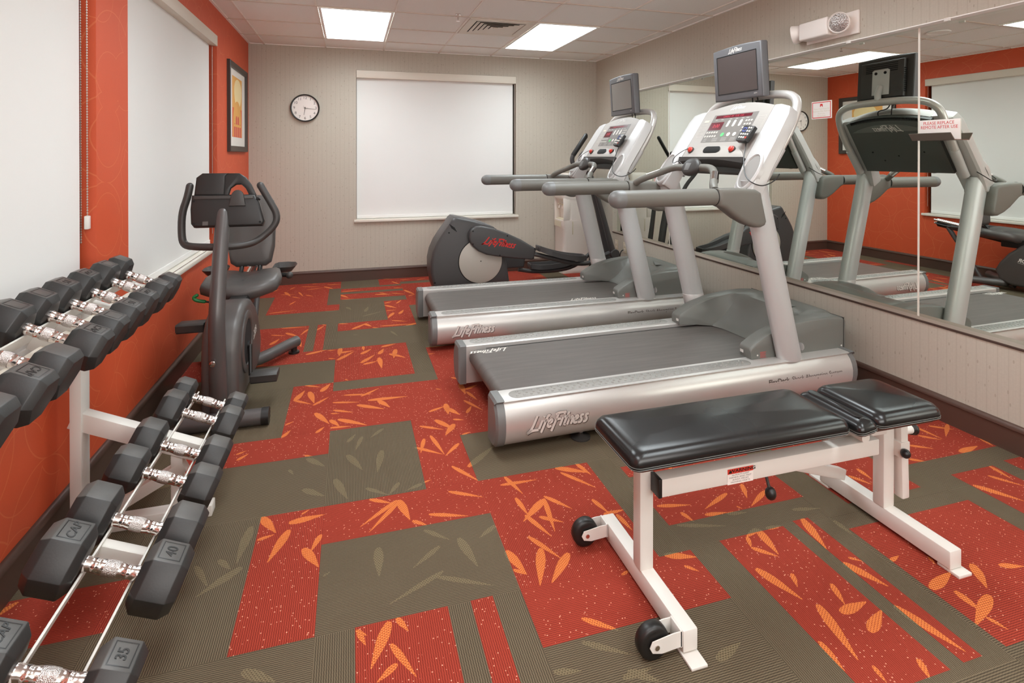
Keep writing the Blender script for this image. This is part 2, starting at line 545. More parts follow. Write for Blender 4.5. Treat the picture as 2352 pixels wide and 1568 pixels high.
def copy_tree(o, parent=None):
    c = o.copy(); COL.objects.link(c)
    if parent is not None: c.parent = parent
    for ch in list(o.children):
        copy_tree(ch, c)
    return c

# slanted brush script used on the machines: letters as strokes on a unit-high line
def script_logo(mb, width, mat, mx, w=0.09, slant=.30):
    """LifeFitness in slanted brush capitals and small letters"""
    G = {
        'L': ([[(.30, 1.0), (.05, .0), (-.25, -.22)], [(-.25, -.22), (.1, -.04), (.62, -.06)]], .62),
        'i': ([[(.16, .60), (.02, .0)], [(.24, .80), (.27, .88)]], .26),
        'f': ([[(.48, .86), (.34, .96), (.24, .7), (-.02, -.30)], [(.02, .52), (.40, .56)]], .36),
        'e': ([[(.08, .28), (.36, .38), (.34, .58), (.18, .56), (.04, .24), (.12, .02), (.36, .10)]], .42),
        'F': ([[(.36, .92), (.02, -.30)], [(.12, .90), (.40, 1.0), (.98, .98)], [(.22, .50), (.62, .54)]], .62),
        't': ([[(.34, .96), (.06, .04), (.22, .04)], [(.02, .62), (.46, .66)]], .36),
        'n': ([[(.14, .60), (.0, .0)], [(.08, .36), (.30, .60), (.40, .50), (.30, .0)]], .46),
        's': ([[(.40, .56), (.20, .60), (.14, .42), (.30, .26), (.22, .04), (.0, .06)]], .42),
    }
    x = 0.0; lines = []
    for ch in 'LifeFitness':
        st, adv = G[ch]
        for ln in st:
            lines.append([(x + a, b) for a, b in ln])
        x += adv
    k = width / x
    lines = [[((a + slant * (b - .3) - x / 2) * k, (b - 0.4) * k) for a, b in ln] for ln in lines]
    mb.strokes(lines, w * k, mat, mx)
    return mb

# ---------------------------------------------------------------- room shell
XL, XR, YB, YF, H = -1.018, 2.924, 6.252, -1.9, 2.53
WIN = [(3.03, 4.85), (0.86, 2.689)]          # openings in the orange wall (y range)
WZ0, WZ1 = 0.667, 2.317
REC = 0.11                                    # depth of the window recess

def quad(mb, a, b, c, d, mat):
    mb.add([a, b, c, d], [(0, 1, 2, 3)], mat)

# floor: one carpet of olive tiles with red rectangles and leaf shapes woven in
def clip(poly, x0, y0, x1, y1):
    for ax, v, sg in ((0, x0, 1), (0, x1, -1), (1, y0, 1), (1, y1, -1)):
        out = []
        for i in range(len(poly)):
            p, q = poly[i], poly[(i + 1) % len(poly)]
            dp, dq = sg * (p[ax] - v), sg * (q[ax] - v)
            if dp >= 0: out.append(p)
            if dp * dq < 0:
                t = dp / (dp - dq); out.append((p[0] + t * (q[0] - p[0]), p[1] + t * (q[1] - p[1])))
        poly = out
        if len(poly) < 3: return []
    return poly

REDS = [(-1.018, 5.92, -.1, 6.252), (-1.018, 5.72, -.21, 5.92), (-.70, 5.29, -.21, 5.72), (-.70, 5.09, -.1, 5.29),
    (.29, 5.95, .51, 6.252), (.51, 6.06, 1.05, 6.252), (-.095, 5.74, .51, 5.885), (-.095, 5.45, .51, 5.66), (.51, 5.08, 1.125, 5.95),
    (1.3, 5.5, 2.1, 6.252), (.295, 4.68, .51, 5.29), (-.1, 4.475, .51, 4.68), (-.71, 4.07, -.32, 4.69), (-.255, 4.07, -.19, 4.69),
    (-.71, 3.855, -.1, 4.07), (-.1, 3.47, .385, 4.07), (-.325, 2.86, -.1, 3.47), (-.71, 2.645, -.1, 2.86), (-.1, 2.86, .51, 3.34),
    (.51, 2.86, 1.125, 3.92), (.295, 2.25, .51, 2.86), (.51, 2.64, .73, 2.86), (-.1, 2.03, .51, 2.25), (-.325, 1.645, -.1, 2.25),
    (.51, 1.645, 1.005, 2.245), (.51, 1.43, 1.125, 1.645), (.01, 1.035, .28, 1.645), (.35, 1.035, .42, 1.645), (1.13, 2.09, 1.735, 2.17),
    (1.125, 1.775, 1.735, 1.99), (1.25, 1.065, 1.525, 1.655), (1.58, 1.07, 1.65, 1.668), (1.745, 1.072, 2.345, 1.575),
    (1.87, 1.69, 2.25, 2.25), (2.345, 1.83, 2.93, 2.5), (2.46, 1.0, 2.71, 1.72), (2.80, 1.0, 2.93, 1.735), (-1.018, 1.83, -.68, 2.04),
    (-1.018, 3.7, -.86, 4.07), (1.3, 4.7, 1.9, 5.2), (1.95, 5.3, 2.6, 5.6), (-.6, .5, -.2, .95), (.6, .2, 1.1, .8), (1.3, .1, 1.7, .6), (2.0, .3, 2.4, .7),
    (2.35, 5.4, 2.8, 6.2), (2.2, 4.0, 2.9, 4.4), (-1.018, 4.9, -.9, 5.3)]
LEAVES="-791,5919,-704,6052,1 -754,6169,-761,5949,1 -595,6020,-555,6111,0 -632,5911,-562,5720,1 -660,5812,-521,5783,0 -543,5696,-465,5619,0 -499,5872,-445,5686,0 -424,5735,-350,5658,0 -538,5401,-494,5523,0 -681,5150,-460,5189,0 -492,6114,-307,6059,0 -265,6047,-170,5915,1 -431,5951,-263,6005,0 -216,5087,-91,5066,0 -394,6215,-337,6198,0 -241,6126,-91,6104,0 -86,5770,112,5792,0 -93,5638,-23,5507,1 -82,5471,180,5394,0 226,5563,389,5534,1 278,5625,345,5547,0 519,5672,606,5452,1 539,5415,608,5470,0 425,5782,518,5775,0 391,5572,512,5498,0 319,6259,436,6201,0 522,6152,632,6143,0 428,6086,503,5929,0 698,6100,795,6143,0 299,5205,369,5252,1 299,5139,393,5016,1 300,4951,388,4956,0 358,4874,297,4721,1 401,4818,447,4938,1 405,5174,457,5278,0 326,4645,449,4582,0 230,4518,500,4502,0 9,4497,133,4636,1 103,4619,158,4527,1 -92,4676,-19,4655,0 165,4500,220,4459,0 -525,4678,-338,4660,0 -582,4519,-476,4477,0 -480,4546,-380,4426,1 -323,4594,-369,4457,0 -559,4288,-511,4410,1 -568,4135,-519,4266,1 -376,4338,-341,4184,1 -404,4368,-377,4392,0 -255,4550,-205,4658,0 -220,4688,-183,4652,0 -297,4009,-161,4072,1 -154,4051,-101,4045,0 -145,3893,-100,3871,0 -71,4085,-77,3917,1 -90,3976,20,4000,1 -87,3841,20,3981,1 66,3912,140,4003,1 84,4069,86,3981,0 211,4022,311,4062,1 185,3877,222,3980,1 302,3946,277,3777,1 252,3866,356,3763,1 63,3745,157,3876,1 77,3716,167,3749,1 182,3814,190,3618,1 161,3759,204,3773,1 -34,3500,-15,3473,1 509,3935,630,3899,0 508,3782,554,3787,0 592,3346,635,3303,0 -37,5174,3,5069,1 119,4974,151,5134,1 93,4837,284,4956,0 16,4355,56,4343,1 299,4364,339,4238,0 -39,3268,122,3237,0 55,3225,157,3308,0 91,3161,305,3152,1 146,3145,202,3041,1 -98,3187,45,3152,0 32,3119,171,3029,1 -92,3092,11,3034,0 -103,3054,-59,3041,0 -64,2977,77,2872,1 -103,2982,-57,2899,1 -100,2894,-1,2883,0 398,2928,491,2970,0 499,2997,493,2873,1 494,2948,550,2849,1 476,3206,507,3188,0 625,3238,629,3088,1 642,3149,720,3193,1 642,3116,676,2997,0 604,3011,678,2866,0 589,2858,629,2930,0 506,2809,559,2787,0 521,2640,565,2657,0 417,2829,495,2701,1 503,2759,442,2658,1 332,2785,443,2716,0 -262,3473,-170,3420,0 -166,3353,-119,3457,1 -301,3269,-257,3396,1 -308,3278,-206,3197,0 -230,3372,-195,3208,1 -199,3180,-119,3269,0 -182,3084,-107,2939,1 -166,2859,-128,2914,0 -319,2988,-283,3016,0 -321,2859,-288,2925,1 -491,2700,-450,2747,0 -503,2753,-464,2777,0 -204,2660,-166,2639,0 -222,2184,-97,2199,1 -181,2223,-154,2247,0 -17,2725,21,2793,0 153,2813,90,2738,0 52,2761,19,2640,0 -16,2610,47,2467,1 137,2606,108,2431,1 -66,2429,-14,2273,1 58,2326,145,2253,0 192,2328,145,2253,0 283,2293,214,2264,0 -190,2631,-112,2541,1 -190,2391,-103,2318,1 -259,2557,-237,2514,0 -324,2250,-262,2142,1 -320,2118,-265,2133,1 -217,2145,-269,1993,1 -104,2086,-134,2004,0 -159,2029,-104,1923,1 -352,2204,-369,2017,1 -496,2043,-437,1934,0 -428,2051,-382,1994,1 -347,1994,-461,1898,1 -277,1589,-188,1533,1 -87,1876,-66,1891,0 593,2190,750,2185,0 625,2243,664,2109,0 855,2245,985,2170,1 865,2205,965,2064,0 955,2255,984,2152,0 629,2092,644,1977,0 734,2051,616,1948,1 633,1981,689,1842,0 741,2070,819,1965,0 736,2056,709,1862,0 681,1957,758,1902,0 608,1866,682,1732,0 632,1797,575,1642,1 715,1749,614,1641,1 513,1820,548,1698,1 512,1730,550,1697,0 917,1997,943,1904,0 922,1901,1010,1904,0 968,1887,982,1791,0 651,1490,742,1418,0 844,1608,883,1621,0 379,2208,506,2133,0 283,2088,425,2037,0 219,2069,269,2027,0 175,2210,32,2088,0 180,2198,61,2048,0 181,2208,211,2076,1 70,2246,153,2196,0 424,2385,515,2242,0 285,2589,403,2491,0 338,2656,307,2533,0 371,2677,409,2489,0 490,2566,411,2475,0 288,2297,323,2310,0 13,1635,43,1607,0 18,1631,38,1577,0 107,1638,50,1500,1 128,1646,157,1590,0 106,1562,163,1444,0 118,1496,63,1456,0 90,1960,87,1826,1 297,1908,196,1830,0 368,1928,403,1777,1 255,2005,334,1930,0 509,1957,438,1908,0 289,1788,111,1702,0 265,1771,433,1684,0 620,1417,736,1342,0 512,1355,585,1338,0 679,1288,770,1293,0 492,2358,651,2503,1 1423,1670,1350,1640,0 1360,1644,1335,1594,0 1335,1594,1394,1533,0 1423,1670,1402,1541,1 1456,1661,1522,1657,0 1282,1509,1330,1362,1 1380,1458,1353,1407,0 1467,1388,1438,1311,0 1401,1291,1510,1301,1 1359,1335,1314,1156,1 1260,1232,1252,1141,0 1142,1887,1273,1857,0 1456,1880,1311,1820,0 1557,1917,1513,1831,0 1618,1851,1493,1783,0 1438,1800,1452,1779,0 1289,1789,1378,1779,0 1209,1829,1226,1767,0 1026,1648,1125,1609,1 1062,1586,1095,1551,0 1153,1769,1323,1715,0 1373,1772,1453,1757,0 1629,1722,1741,1698,0 1731,1627,1733,1542,0 949,1263,1045,1291,1 702,1303,772,1251,1 1626,1670,1581,1516,1 1580,1448,1631,1328,1 1618,1462,1649,1436,0 1577,1266,1620,1092,1 1425,1215,1526,1264,1 1337,1132,1328,1085,1 1473,1113,1445,1059,1 1739,1409,1790,1420,0 1883,1388,1869,1355,0 1750,1282,1887,1317,1 1990,1323,1923,1235,1 1814,1256,1809,1168,1 1900,1213,1737,1145,1 1800,1158,1813,1108,0 2068,1292,2143,1266,1 2469,1639,2550,1507,1 2692,1721,2674,1624,0 2604,1671,2665,1576,0 2512,1956,2603,1897,0 2404,1863,2462,1824,0 2688,1840,2823,1856,1 2914,1905,2894,1835,0 2721,2086,2732,1949,0 2652,2007,2719,1945,0 2797,2064,2882,2001,0 2908,2050,2773,1963,0 2033,1838,2073,1762,0 2115,1869,2106,1790,0"
def m_leaf(x0, y0, x1, y1, w):
    """lens-shaped bamboo leaf from one tip to the other"""
    dx, dy = x1 - x0, y1 - y0
    ln = math.hypot(dx, dy) or 1e-6
    nx, ny = -dy / ln, dx / ln
    w = min(w, .30 * ln)
    up, dn = [], []
    for t, k in ((0, .34), (.06, .62), (.18, .88), (.34, 1.0), (.52, .86), (.72, .56), (.88, .30), (1, .10)):
        cx, cy = x0 + dx * t, y0 + dy * t
        up.append((cx + nx * w * k / 2, cy + ny * w * k / 2)); dn.append((cx - nx * w * k / 2, cy - ny * w * k / 2))
    return up + dn[::-1]

fl = MB()
quad(fl, (XL, YF, 0), (XR, YF, 0), (XR, YB, 0), (XL, YB, 0), M['c_olive'])
for a, b, c, d in REDS:
    quad(fl, (a, b, .0004), (c, b, .0004), (c, d, .0004), (a, d, .0004), M['c_red'])
lv = [tuple(int(q) for q in t.split(',')) for t in LEAVES.split()]
leaves = [(a / 1000, b / 1000, c / 1000, d / 1000, .034 if w else .021) for a, b, c, d, w in lv]
rnd = random.Random(11)
for k in range(150):                          # leaves where equipment hides most of the carpet
    x, y = rnd.uniform(XL, XR), rnd.uniform(-.3, YB)
    if min((a - x) ** 2 + (b - y) ** 2 for a, b, c, d, w in leaves[:244]) < .05: continue
    th = rnd.uniform(0, 6.28); ln = rnd.uniform(.08, .2)
    leaves.append((x, y, x + ln * math.cos(th), y + ln * math.sin(th), rnd.uniform(.02, .035)))
for i, lf in enumerate(leaves):
    p = m_leaf(*lf)
    p = clip(p, XL, YF, XR, YB)
    if len(p) < 3: continue
    h = .0002 + i * 2e-7
    fl.add([(a, b, h) for a, b in p], [tuple(range(len(p)))], M['c_oleaf'])
    for r in REDS:
        q = clip(p, *r)
        if len(q) >= 3:
            fl.add([(a, b, h + .0004) for a, b in q], [tuple(range(len(q)))], M['c_leaf'])
floor = struct(fl.build('floor'))

# ceiling: lay-in tiles in a white grid, with holes left by lights only in depth
GX = [-.866 + .6096 * k for k in range(7)]
GY = [5.77 - .6096 * k for k in range(13)]
ce = MB()
ce.box((XL, YF, H + .006), (XR, YB, H + .04), M['ceiling'])
for x in GX:
    ce.box((x - .009, YF, H - .001), (x + .009, YB, H + .008), M['grid'])
for y in GY:
    ce.box((XL, y - .006, H - .0012), (XR, y + .006, H + .008), M['gridx'])
ce.box((XL, YB - .02, H - .001), (XR, YB, H + .008), M['tbar'])
ce.box((XL, YF, H - .0011), (XL + .02, YB, H + .008), M['tbar'])
ce.box((XR - .02, YF, H - .0011), (XR, YB, H + .008), M['tbar'])
ceiling = struct(ce.build('ceiling'))

# walls
wl = MB()
def wl_rect(y0, y1, z0, z1):
    wl.box((XL - .2, y0, z0), (XL, y1, z1), M['orange'])
wl_rect(YF, WIN[1][0], 0, H); wl_rect(WIN[1][1], WIN[0][0], 0, H); wl_rect(WIN[0][1], YB, 0, H)
for a, b in WIN:
    wl_rect(a, b, 0, WZ0); wl_rect(a, b, WZ1, H)
wall_left = struct(wl.build('wall_left'))
BW = (.06, 1.885)                             # opening in the back wall (x range)
wb = MB()
for x0, x1, z0, z1 in ((XL - .2, BW[0], 0, H), (BW[1], XR + .2, 0, H), (BW[0], BW[1], 0, .667), (BW[0], BW[1], 2.305, H)):
    wb.box((x0, YB, z0), (x1, YB + .2, z1), M['beige'])
struct(wb.build('wall_back'))
MZ0, MZ1, MY0, MY1, MD = .486, 2.062, -.19, 5.806, .055       # mirror sits in a shallow recess
wr = MB()
for y0, y1, z0, z1 in ((YF, YB, 0, MZ0), (YF, YB, MZ1, H), (YF, MY0, MZ0, MZ1), (MY1, YB, MZ0, MZ1)):
    wr.box((XR, y0, z0), (XR + .15, y1, z1), M['beige'])
wr.box((XR + MD + .006, MY0, MZ0), (XR + .15, MY1, MZ1), M['plaster'])
struct(wr.build('wall_right'))
wf = MB(); wf.box((XL - .2, YF - .15, 0), (XR + .15, YF, H), M['beige'])
struct(wf.build('wall_front'))

# dark brown base moulding with a rounded cap
def base(name, p0, p1, inward):
    """profile swept from p0 to p1; inward is the unit vector into the room"""
    prof = [(0, 0), (.014, 0), (.014, .104), (.020, .108), (.020, .118), (.014, .128), (.006, .132), (0, .132)]
    mb = MB()
    rings = [[(p[0] + inward[0] * d, p[1] + inward[1] * d, z) for d, z in prof] for p in (p0, p1)]
    mb.loft(rings, M['brown'])
    return struct(mb.build(name, ang=50))
base('baseboard_back', (XL, YB), (XR, YB), (0, -1))
base('baseboard_right', (XR, YF), (XR, YB), (-1, 0))
base('baseboard_left', (XL, YF), (XL, YB), (1, 0))

# windows behind the blinds, with a cream sill each
def window(name, along, a, b, z0, z1, plane, sgn):
    """along 'y' or 'x'; plane = wall face, sgn = outward direction of the recess"""
    def P(u, d, z):
        return (plane + sgn * d, u, z) if along == 'y' else (u, plane + sgn * d, z)
    def bx(mb, u0, u1, d0, d1, zz0, zz1, mat, bev=0):
        p, q = P(u0, d0, zz0), P(u1, d1, zz1)
        mb.box([min(p[i], q[i]) for i in range(3)], [max(p[i], q[i]) for i in range(3)], mat, bev)
    root = bpy.data.objects.new(name, None); COL.objects.link(root); struct(root)
    f = MB()
    for u0, u1, zz0, zz1 in ((a, a + .05, z0, z1), (b - .05, b, z0, z1), (a, b, z0, z0 + .05), (a, b, z1 - .05, z1), ((a + b) / 2 - .02, (a + b) / 2 + .02, z0, z1)):
        bx(f, u0, u1, REC, REC + .03, zz0, zz1, M['dark'])
    struct(f.build('window_frame', root))
    g = MB(); bx(g, a + .05, b - .05, REC + .01, REC + .02, z0 + .05, z1 - .05, M['hole'])
    struct(g.build('window_pane', root))
    s = MB(); bx(s, a - .025, b + .025, -.028, 0, z0 - .03, z0, M['sill'], .006); bx(s, a, b, 0, REC, z0 - .03, z0 + .001, M['sill'])
    struct(s.build('window_sill', root))
window('window_1', 'y', WIN[0][0], WIN[0][1], WZ0, WZ1, XL, -1)
window('window_2', 'y', WIN[1][0], WIN[1][1], WZ0, WZ1, XL, -1)
window('window_3', 'x', BW[0], BW[1], .667, 2.305, YB, 1)

def blind(label, along, a, b, z0, z1, plane, sgn, gap, chains):
    def P(u, d, z):
        return (plane + sgn * d, u, z) if along == 'y' else (u, plane + sgn * d, z)
    def bx(mb, u0, u1, d0, d1, zz0, zz1, mat, bev=0):
        p, q = P(u0, d0, zz0), P(u1, d1, zz1)
        mb.box([min(p[i], q[i]) for i in range(3)], [max(p[i], q[i]) for i in range(3)], mat, bev)
    r = thing('roller_blind', label, 'blind', P((a + b) / 2, .03, z1), group=None)
    inv = T(*[-c for c in r.location])
    def fin(mb, name):
        mb.v = [tuple(inv @ Vector(v)) for v in mb.v]
        return mb.build(name, r)
    c = MB()
    bx(c, a + gap[0], b - gap[1], .046, .048, z0 + .012, z1 - .06, M['blind'])
    fin(c, 'cloth')
    h = MB(); bx(h, a + gap[0], b - gap[1], .040, .053, z0 + .004, z0 + .040, M['blind'], .003)
    fin(h, 'hem_bar')
    k = MB(); bx(k, a + .002, b - .002, -.006, .075, z1 - .085, z1 - .002, M['cream'], .003)
    fin(k, 'header_box')
    for u, d, zb in chains:
        m = MB()
        zz = z1 - .09
        while zz > zb:
            p = P(u, d, zz)
            m.ball(p, .0035, M['beads'], 6)
            zz -= .011
        p, q = P(u, d, zb), P(u, d, z1 - .09)
        m.tube([p, q], .0012, M['beads'], 5)
        o = fin(m, 'bead_chain')
        if zb > 1.0:
            t = MB(); pp = P(u, d, zb - .02); t.box((pp[0] - .008, pp[1] - .012, pp[2] - .035), (pp[0] + .008, pp[1] + .012, pp[2] + .02), M['white'], .003)
            fin(t, 'chain_clip')
    return r
blind('white roller blind pulled down over the window beside the framed picture on the orange wall', 'y', WIN[0][0], WIN[0][1], WZ0, WZ1, XL, -1, (.004, .05), [(4.833, .03, .75)])
blind('white roller blind behind the dumbbell rack, its bead chains hanging at the orange pier', 'y', WIN[1][0], WIN[1][1], WZ0, WZ1, XL, -1, (.01, .035), [(2.675, .05, 1.0), (2.672, .026, 1.115)])
blind('white roller blind pulled down over the window in the beige wall by the clock', 'x', BW[0], BW[1], .667, 2.305, YB, 1, (.004, .028), [(1.874, .03, .75)])

# ---------------------------------------------------------------- ceiling fittings
def ceiling_light(x0, y0, label):
    x1, y1 = x0 + .6096, y0 + 1.2192
    r = thing('ceiling_light', label, 'ceiling light', ((x0 + x1) / 2, (y0 + y1) / 2, H), group='lay-in ceiling lights')
    a, b = .3048, .6096
    f = MB()
    o = [(-a + .012, -b + .012), (a - .012, -b + .012), (a - .012, b - .012), (-a + .012, b - .012)]
    i_ = [(-a + .034, -b + .034), (a - .034, -b + .034), (a - .034, b - .034), (-a + .034, b - .034)]
    f.loft([[(p[0], p[1], .004) for p in o], [(p[0], p[1], -.004) for p in o], [(p[0], p[1], -.004) for p in i_], [(p[0], p[1], .004) for p in i_]], M['tbar'], cap=False)
    f.build('light_frame', r)
    d = MB(); d.box((-a + .034, -b + .034, -.001), (a - .034, b - .034, .004), M['panel']); d.build('diffuser', r)
lights = [(GX[1], 4.5508, 'bright ceiling light panel nearer the orange wall and the clock'), (GX[4], 4.5508, 'bright ceiling light panel next to the square air vent'),
          (GX[1], 2.112, 'ceiling light panel seen only in the mirror, cut by the photo edge'), (GX[4], 2.112, 'ceiling light panel above the treadmill by the bench, out of the direct view'),
          (GX[1], -.327, 'ceiling light panel at the near end of the dumbbell rack row'), (GX[4], -.327, 'ceiling light panel at the near end of the bench row')]
for x, y, lb in lights:
    ceiling_light(x, y, lb)

vr = thing('air_vent', 'square louvred ceiling air vent beside the light panel', 'air vent', (GX[3] + .3048, 4.855, H))
f = MB()
def sq(h, z): return [(-h, -h, z), (h, -h, z), (h, h, z), (-h, h, z)]
f.loft([sq(.293, .004), sq(.293, -.006), sq(.225, -.006), sq(.222, .004)], M['cream'], cap=False)
f.build('vent_frame', vr)
bk = MB(); bk.box((-.224, -.224, .0015), (.224, .224, .0045), M['hole']); bk.build('duct', vr)
for h in (.215, .175, .135, .095, .055):
    s = MB(); s.loft([sq(h, -.006), sq(h - .034, -.0002), sq(h - .036, -.0006), sq(h - .002, -.0075)], M['cream'], cap=False); s.build('louvre', vr)
s = MB(); s.box((-.018, -.018, -.006), (.018, .018, .001), M['cream']); s.build('louvre', vr)

sp = thing('ceiling_speaker', 'round flush ceiling speaker seen in the mirror near its seam', 'speaker', (.55, 3.70, H))
s = MB(); s.lathe([(.10, .004), (.10, -.004), (.086, -.006), (.083, -.001)], M['tbar'], 32); s.build('speaker_ring', sp)
s = MB(); s.lathe([(.083, .003), (.083, -.002), (.04, -.005)], M['ceiling'], 32); s.build('speaker_grille', sp)
sk = thing('sprinkler_head', 'small chrome sprinkler head hanging from the ceiling', 'sprinkler', (.854, 4.493, H))
s = MB(); s.lathe([(.024, .005), (.024, -.002), (.012, -.005)], M['chrome'], 20); s.build('escutcheon', sk)
s = MB(); s.lathe([(.008, -.004), (.008, -.03), (.004, -.032), (.004, -.05)], M['chrome'], 10); s.lathe([(.016, -.05), (.016, -.052)], M['chrome'], 14); s.build('deflector', sk)

# ---------------------------------------------------------------- mirror on the right wall
XM = XR + MD                                  # silvered face
for y0, y1, lb in ((4.709, MY1 - .001, 'wall mirror panel at the corner with the water cooler'),
                   (2.261, 4.699, 'wide wall mirror panel behind the treadmills'),
                   (MY0 + .001, 2.251, 'wall mirror panel above the weight bench')):
    mb = MB(); mb.box((XM, y0, MZ0 + .001), (XM + .0055, y1, MZ1 - .001), M['mirror'])
    tag(mb.build('wall_mirror'), lb, 'mirror', None)
tr = MB()
tr.box((XR - .006, MY0, MZ0 - .010), (XR, MY1, MZ0 + .002), M['dark'], .002); tr.box((XR - .005, MY0, MZ0 - .001), (XM, MY1, MZ0 + .0025), M['trimgrey'])
struct(tr.build('trim_1'))
tr = MB(); tr.box((XR - .004, MY0, MZ1 - .002), (XM, MY1, MZ1 + .003), M['tbar'])
for y in (2.07, 2.65, 3.45, 4.25):
    tr.box((XR - .006, y - .015, MZ1 - .012), (XR + .004, y + .015, MZ1 + .006), M['white'], .002)
struct(tr.build('trim_2'))
for i, y in enumerate((4.704, 2.256)):
    tr = MB(); tr.box((XM - .0005, y - .0055, MZ0 + .002), (XM + .005, y + .0055, MZ1 - .002), M['sill'])
    struct(tr.build('trim_%d' % (3 + i)))

# cards stuck to the mirror
def card(label, y0, y1, z0, z1):
    r = thing('notice_sign', label, 'sign', (XM - .0015, (y0 + y1) / 2, (z0 + z1) / 2), group=None)
    w, h = y1 - y0, z1 - z0
    m = frame((0, 0, 0), (0, -1, 0), (0, 0, 1))
    b = MB(); b.box((-w / 2, -h / 2, -.001), (w / 2, h / 2, .001), M['plate'], mx=m); b.build('sheet', r)
    k = MB(); e = .07 * w; t = .03 * w
    o = [(-w / 2 + e / 2, -h / 2 + e / 2), (w / 2 - e / 2, -h / 2 + e / 2), (w / 2 - e / 2, h / 2 - e / 2), (-w / 2 + e / 2, h / 2 - e / 2)]
    i_ = [(p[0] - math.copysign(t, p[0]), p[1] - math.copysign(t, p[1])) for p in o]
    k.loft([[(p[0], p[1], .0014) for p in o], [(p[0], p[1], .0014) for p in i_]], M['redlogo'], m, cap=False)
    k.build('border', r)
    g = MB(); hh = h * .17
    g.prism([(-hh * .55, -hh * .5), (-hh * .3, -hh * .5), (-hh * .12, -hh * .1), (hh * .12, -hh * .1), (hh * .3, -hh * .5), (hh * .55, -hh * .5), (hh * .55, hh * .2), (hh * .35, hh * .5), (-hh * .35, hh * .5), (-hh * .55, hh * .2)], .0011, .0015, M['redlogo'], m @ T(0, h * .26, 0))
    g.build('emblem', r)
    t = MB()
    for q, (s, yy) in enumerate((('Please Wipe Down All', .06), ('Equipment After Each Use', -.07), ('Thank you,', -.21), ('Management', -.33))):
        t.text(s, h * .115, M['coolershade'], m @ T(0, h * yy, .0013))
    t.build('lettering', r)
card('white notice card with red border stuck on the mirror over the clock reflection', 2.823, 2.982, 1.608, 1.724)
card('white notice card with red border low on the mirror, half hidden by a treadmill', 4.82, 4.98, 1.014, 1.144)

# acrylic tray for the remotes, fixed to the mirror across the seam
rt = thing('mounted_remote_holder', 'clear tray with a cream sign asking to replace the remote, fixed on the mirror', 'holder', (XM - .0015, 2.145, 1.502))
m = frame((0, 0, 0), (0, -1, 0), (0, 0, 1))
b = MB(); b.box((-.104, -.058, -.001), (.104, .052, .003), M['plate'], .001, mx=m); b.build('back_plate', rt)
b = MB()
b.prism([(-.004, -.058), (.0, -.058), (.05, -.058), (.078, -.022), (.075, -.020), (.048, -.054), (.004, -.054), (-.004, -.054)], -.112, .105, M['acrylic'], frame((-.004, 0, 0), (-1, 0, 0), (0, 0, 1)))
b.build('tray', rt)
b = MB()
b.text('PLEASE REPLACE', .0235, M['redlogo'], m @ T(-.004, .034, .0035), sx=.92)
b.text('REMOTE AFTER USE', .0235, M['redlogo'], m @ T(-.002, .012, .0035), sx=.92)
b.build('lettering', rt)

# emergency light
el = thing('emergency_light', 'white twin-lamp emergency light on the wall above the mirror', 'emergency light', (XR, 2.77, 2.17))
b = MB(); b.box((-.014, -.20, -.072), (0, .19, .068), M['plate'], .004); b.build('wall_plate', el)
b = MB(); b.box((-.105, -.06, -.058), (-.012, .165, .055), M['plate'], .012, 3); b.build('housing', el)
for y, d in ((-.115, Vector((-.92, -.35, -.12))), (.222, Vector((-.5, .82, -.15)))):
    d.normalize()
    mx = frame((-.06, y, .004), Vector((0, 0, 1)).cross(d), d.cross(Vector((0, 0, 1)).cross(d)))
    l = MB(); l.lathe([(.012, -.06), (.034, -.052), (.052, -.025), (.062, .012), (.064, .022), (.060, .026), (.056, .022)], M['plate'], 28, mx)
    lo = l.build('lamp_head', el)
    l = MB(); l.lathe([(.0565, .0215), (.045, .026), (.02, .029), (.002, .030)], M['lens'], 28, mx); l.build('lens', lo)
b = MB(); b.tube([(-.05, -.06, .0), (-.055, -.09, .002)], .018, M['plate'], 12); b.tube([(-.05, .16, .0), (-.055, .19, .002)], .018, M['plate'], 12); b.build('lamp_bracket', el)

# outlets and cords by the corner
for y, z, lb in ((5.70, .345, 'cream wall outlet under the mirror next to the corner'), (5.50, .345, 'cream wall outlet under the mirror with black cords')):
    o = thing('wall_outlet', lb, 'outlet', (XR, y, z))
    b = MB(); b.box((-.006, -.036, -.058), (0, .036, .058), M['coolershade'], .003); b.build('cover_plate', o)
    b = MB()
    for zz in (-.024, .024): b.box((-.009, -.016, zz - .014), (-.004, .016, zz + .014), M['cream'], .004)
    b.build('socket', o)
b = MB(); b.tube([(2.90, 5.50, .32), (2.87, 5.50, .31), (2.86, 5.52, .2), (2.85, 5.56, .05), (2.83, 5.62, .010), (2.80, 5.72, .008)], .006, M['black'], 8, smooth=2)
tag(b.build('power_cord'), 'thin black power cord hanging from the outlet under the mirror', 'cord')

# ---------------------------------------------------------------- clock and picture
ck = thing('wall_clock', 'round black-rimmed wall clock with white face on the beige wall', 'clock', (-.465, YB, 1.873))
m = frame((0, 0, 0), (1, 0, 0), (0, 0, 1))
b = MB(); b.lathe([(.143, 0), (.147, .012), (.147, .028), (.141, .036), (.134, .034), (.132, .018)], M['black'], 48, m, cap=False); b.build('rim', ck)
b = MB(); b.lathe([(.134, .004), (.134, .018)], M['plate'], 48, m); b.build('face', ck)
b = MB()
for k in range(1, 13):
    a = R(90 - 30 * k); b.text(str(k), .040, M['darkprint'], m @ T(.108 * math.cos(a), .108 * math.sin(a), .0186))
b.build('numerals', ck)
def hand(name, deg, l, w, z, tail, mat):
    b = MB(); mm = m @ Matrix.Rotation(-R(deg), 4, 'Z')
    b.prism([(-w, -tail), (w, -tail), (w * .6, l), (-w * .6, l)], z, z + .001, mat, mm); b.build(name, ck)
hand('hour_hand', 188, .075, .0028, .0195, .012, M['darkprint'])
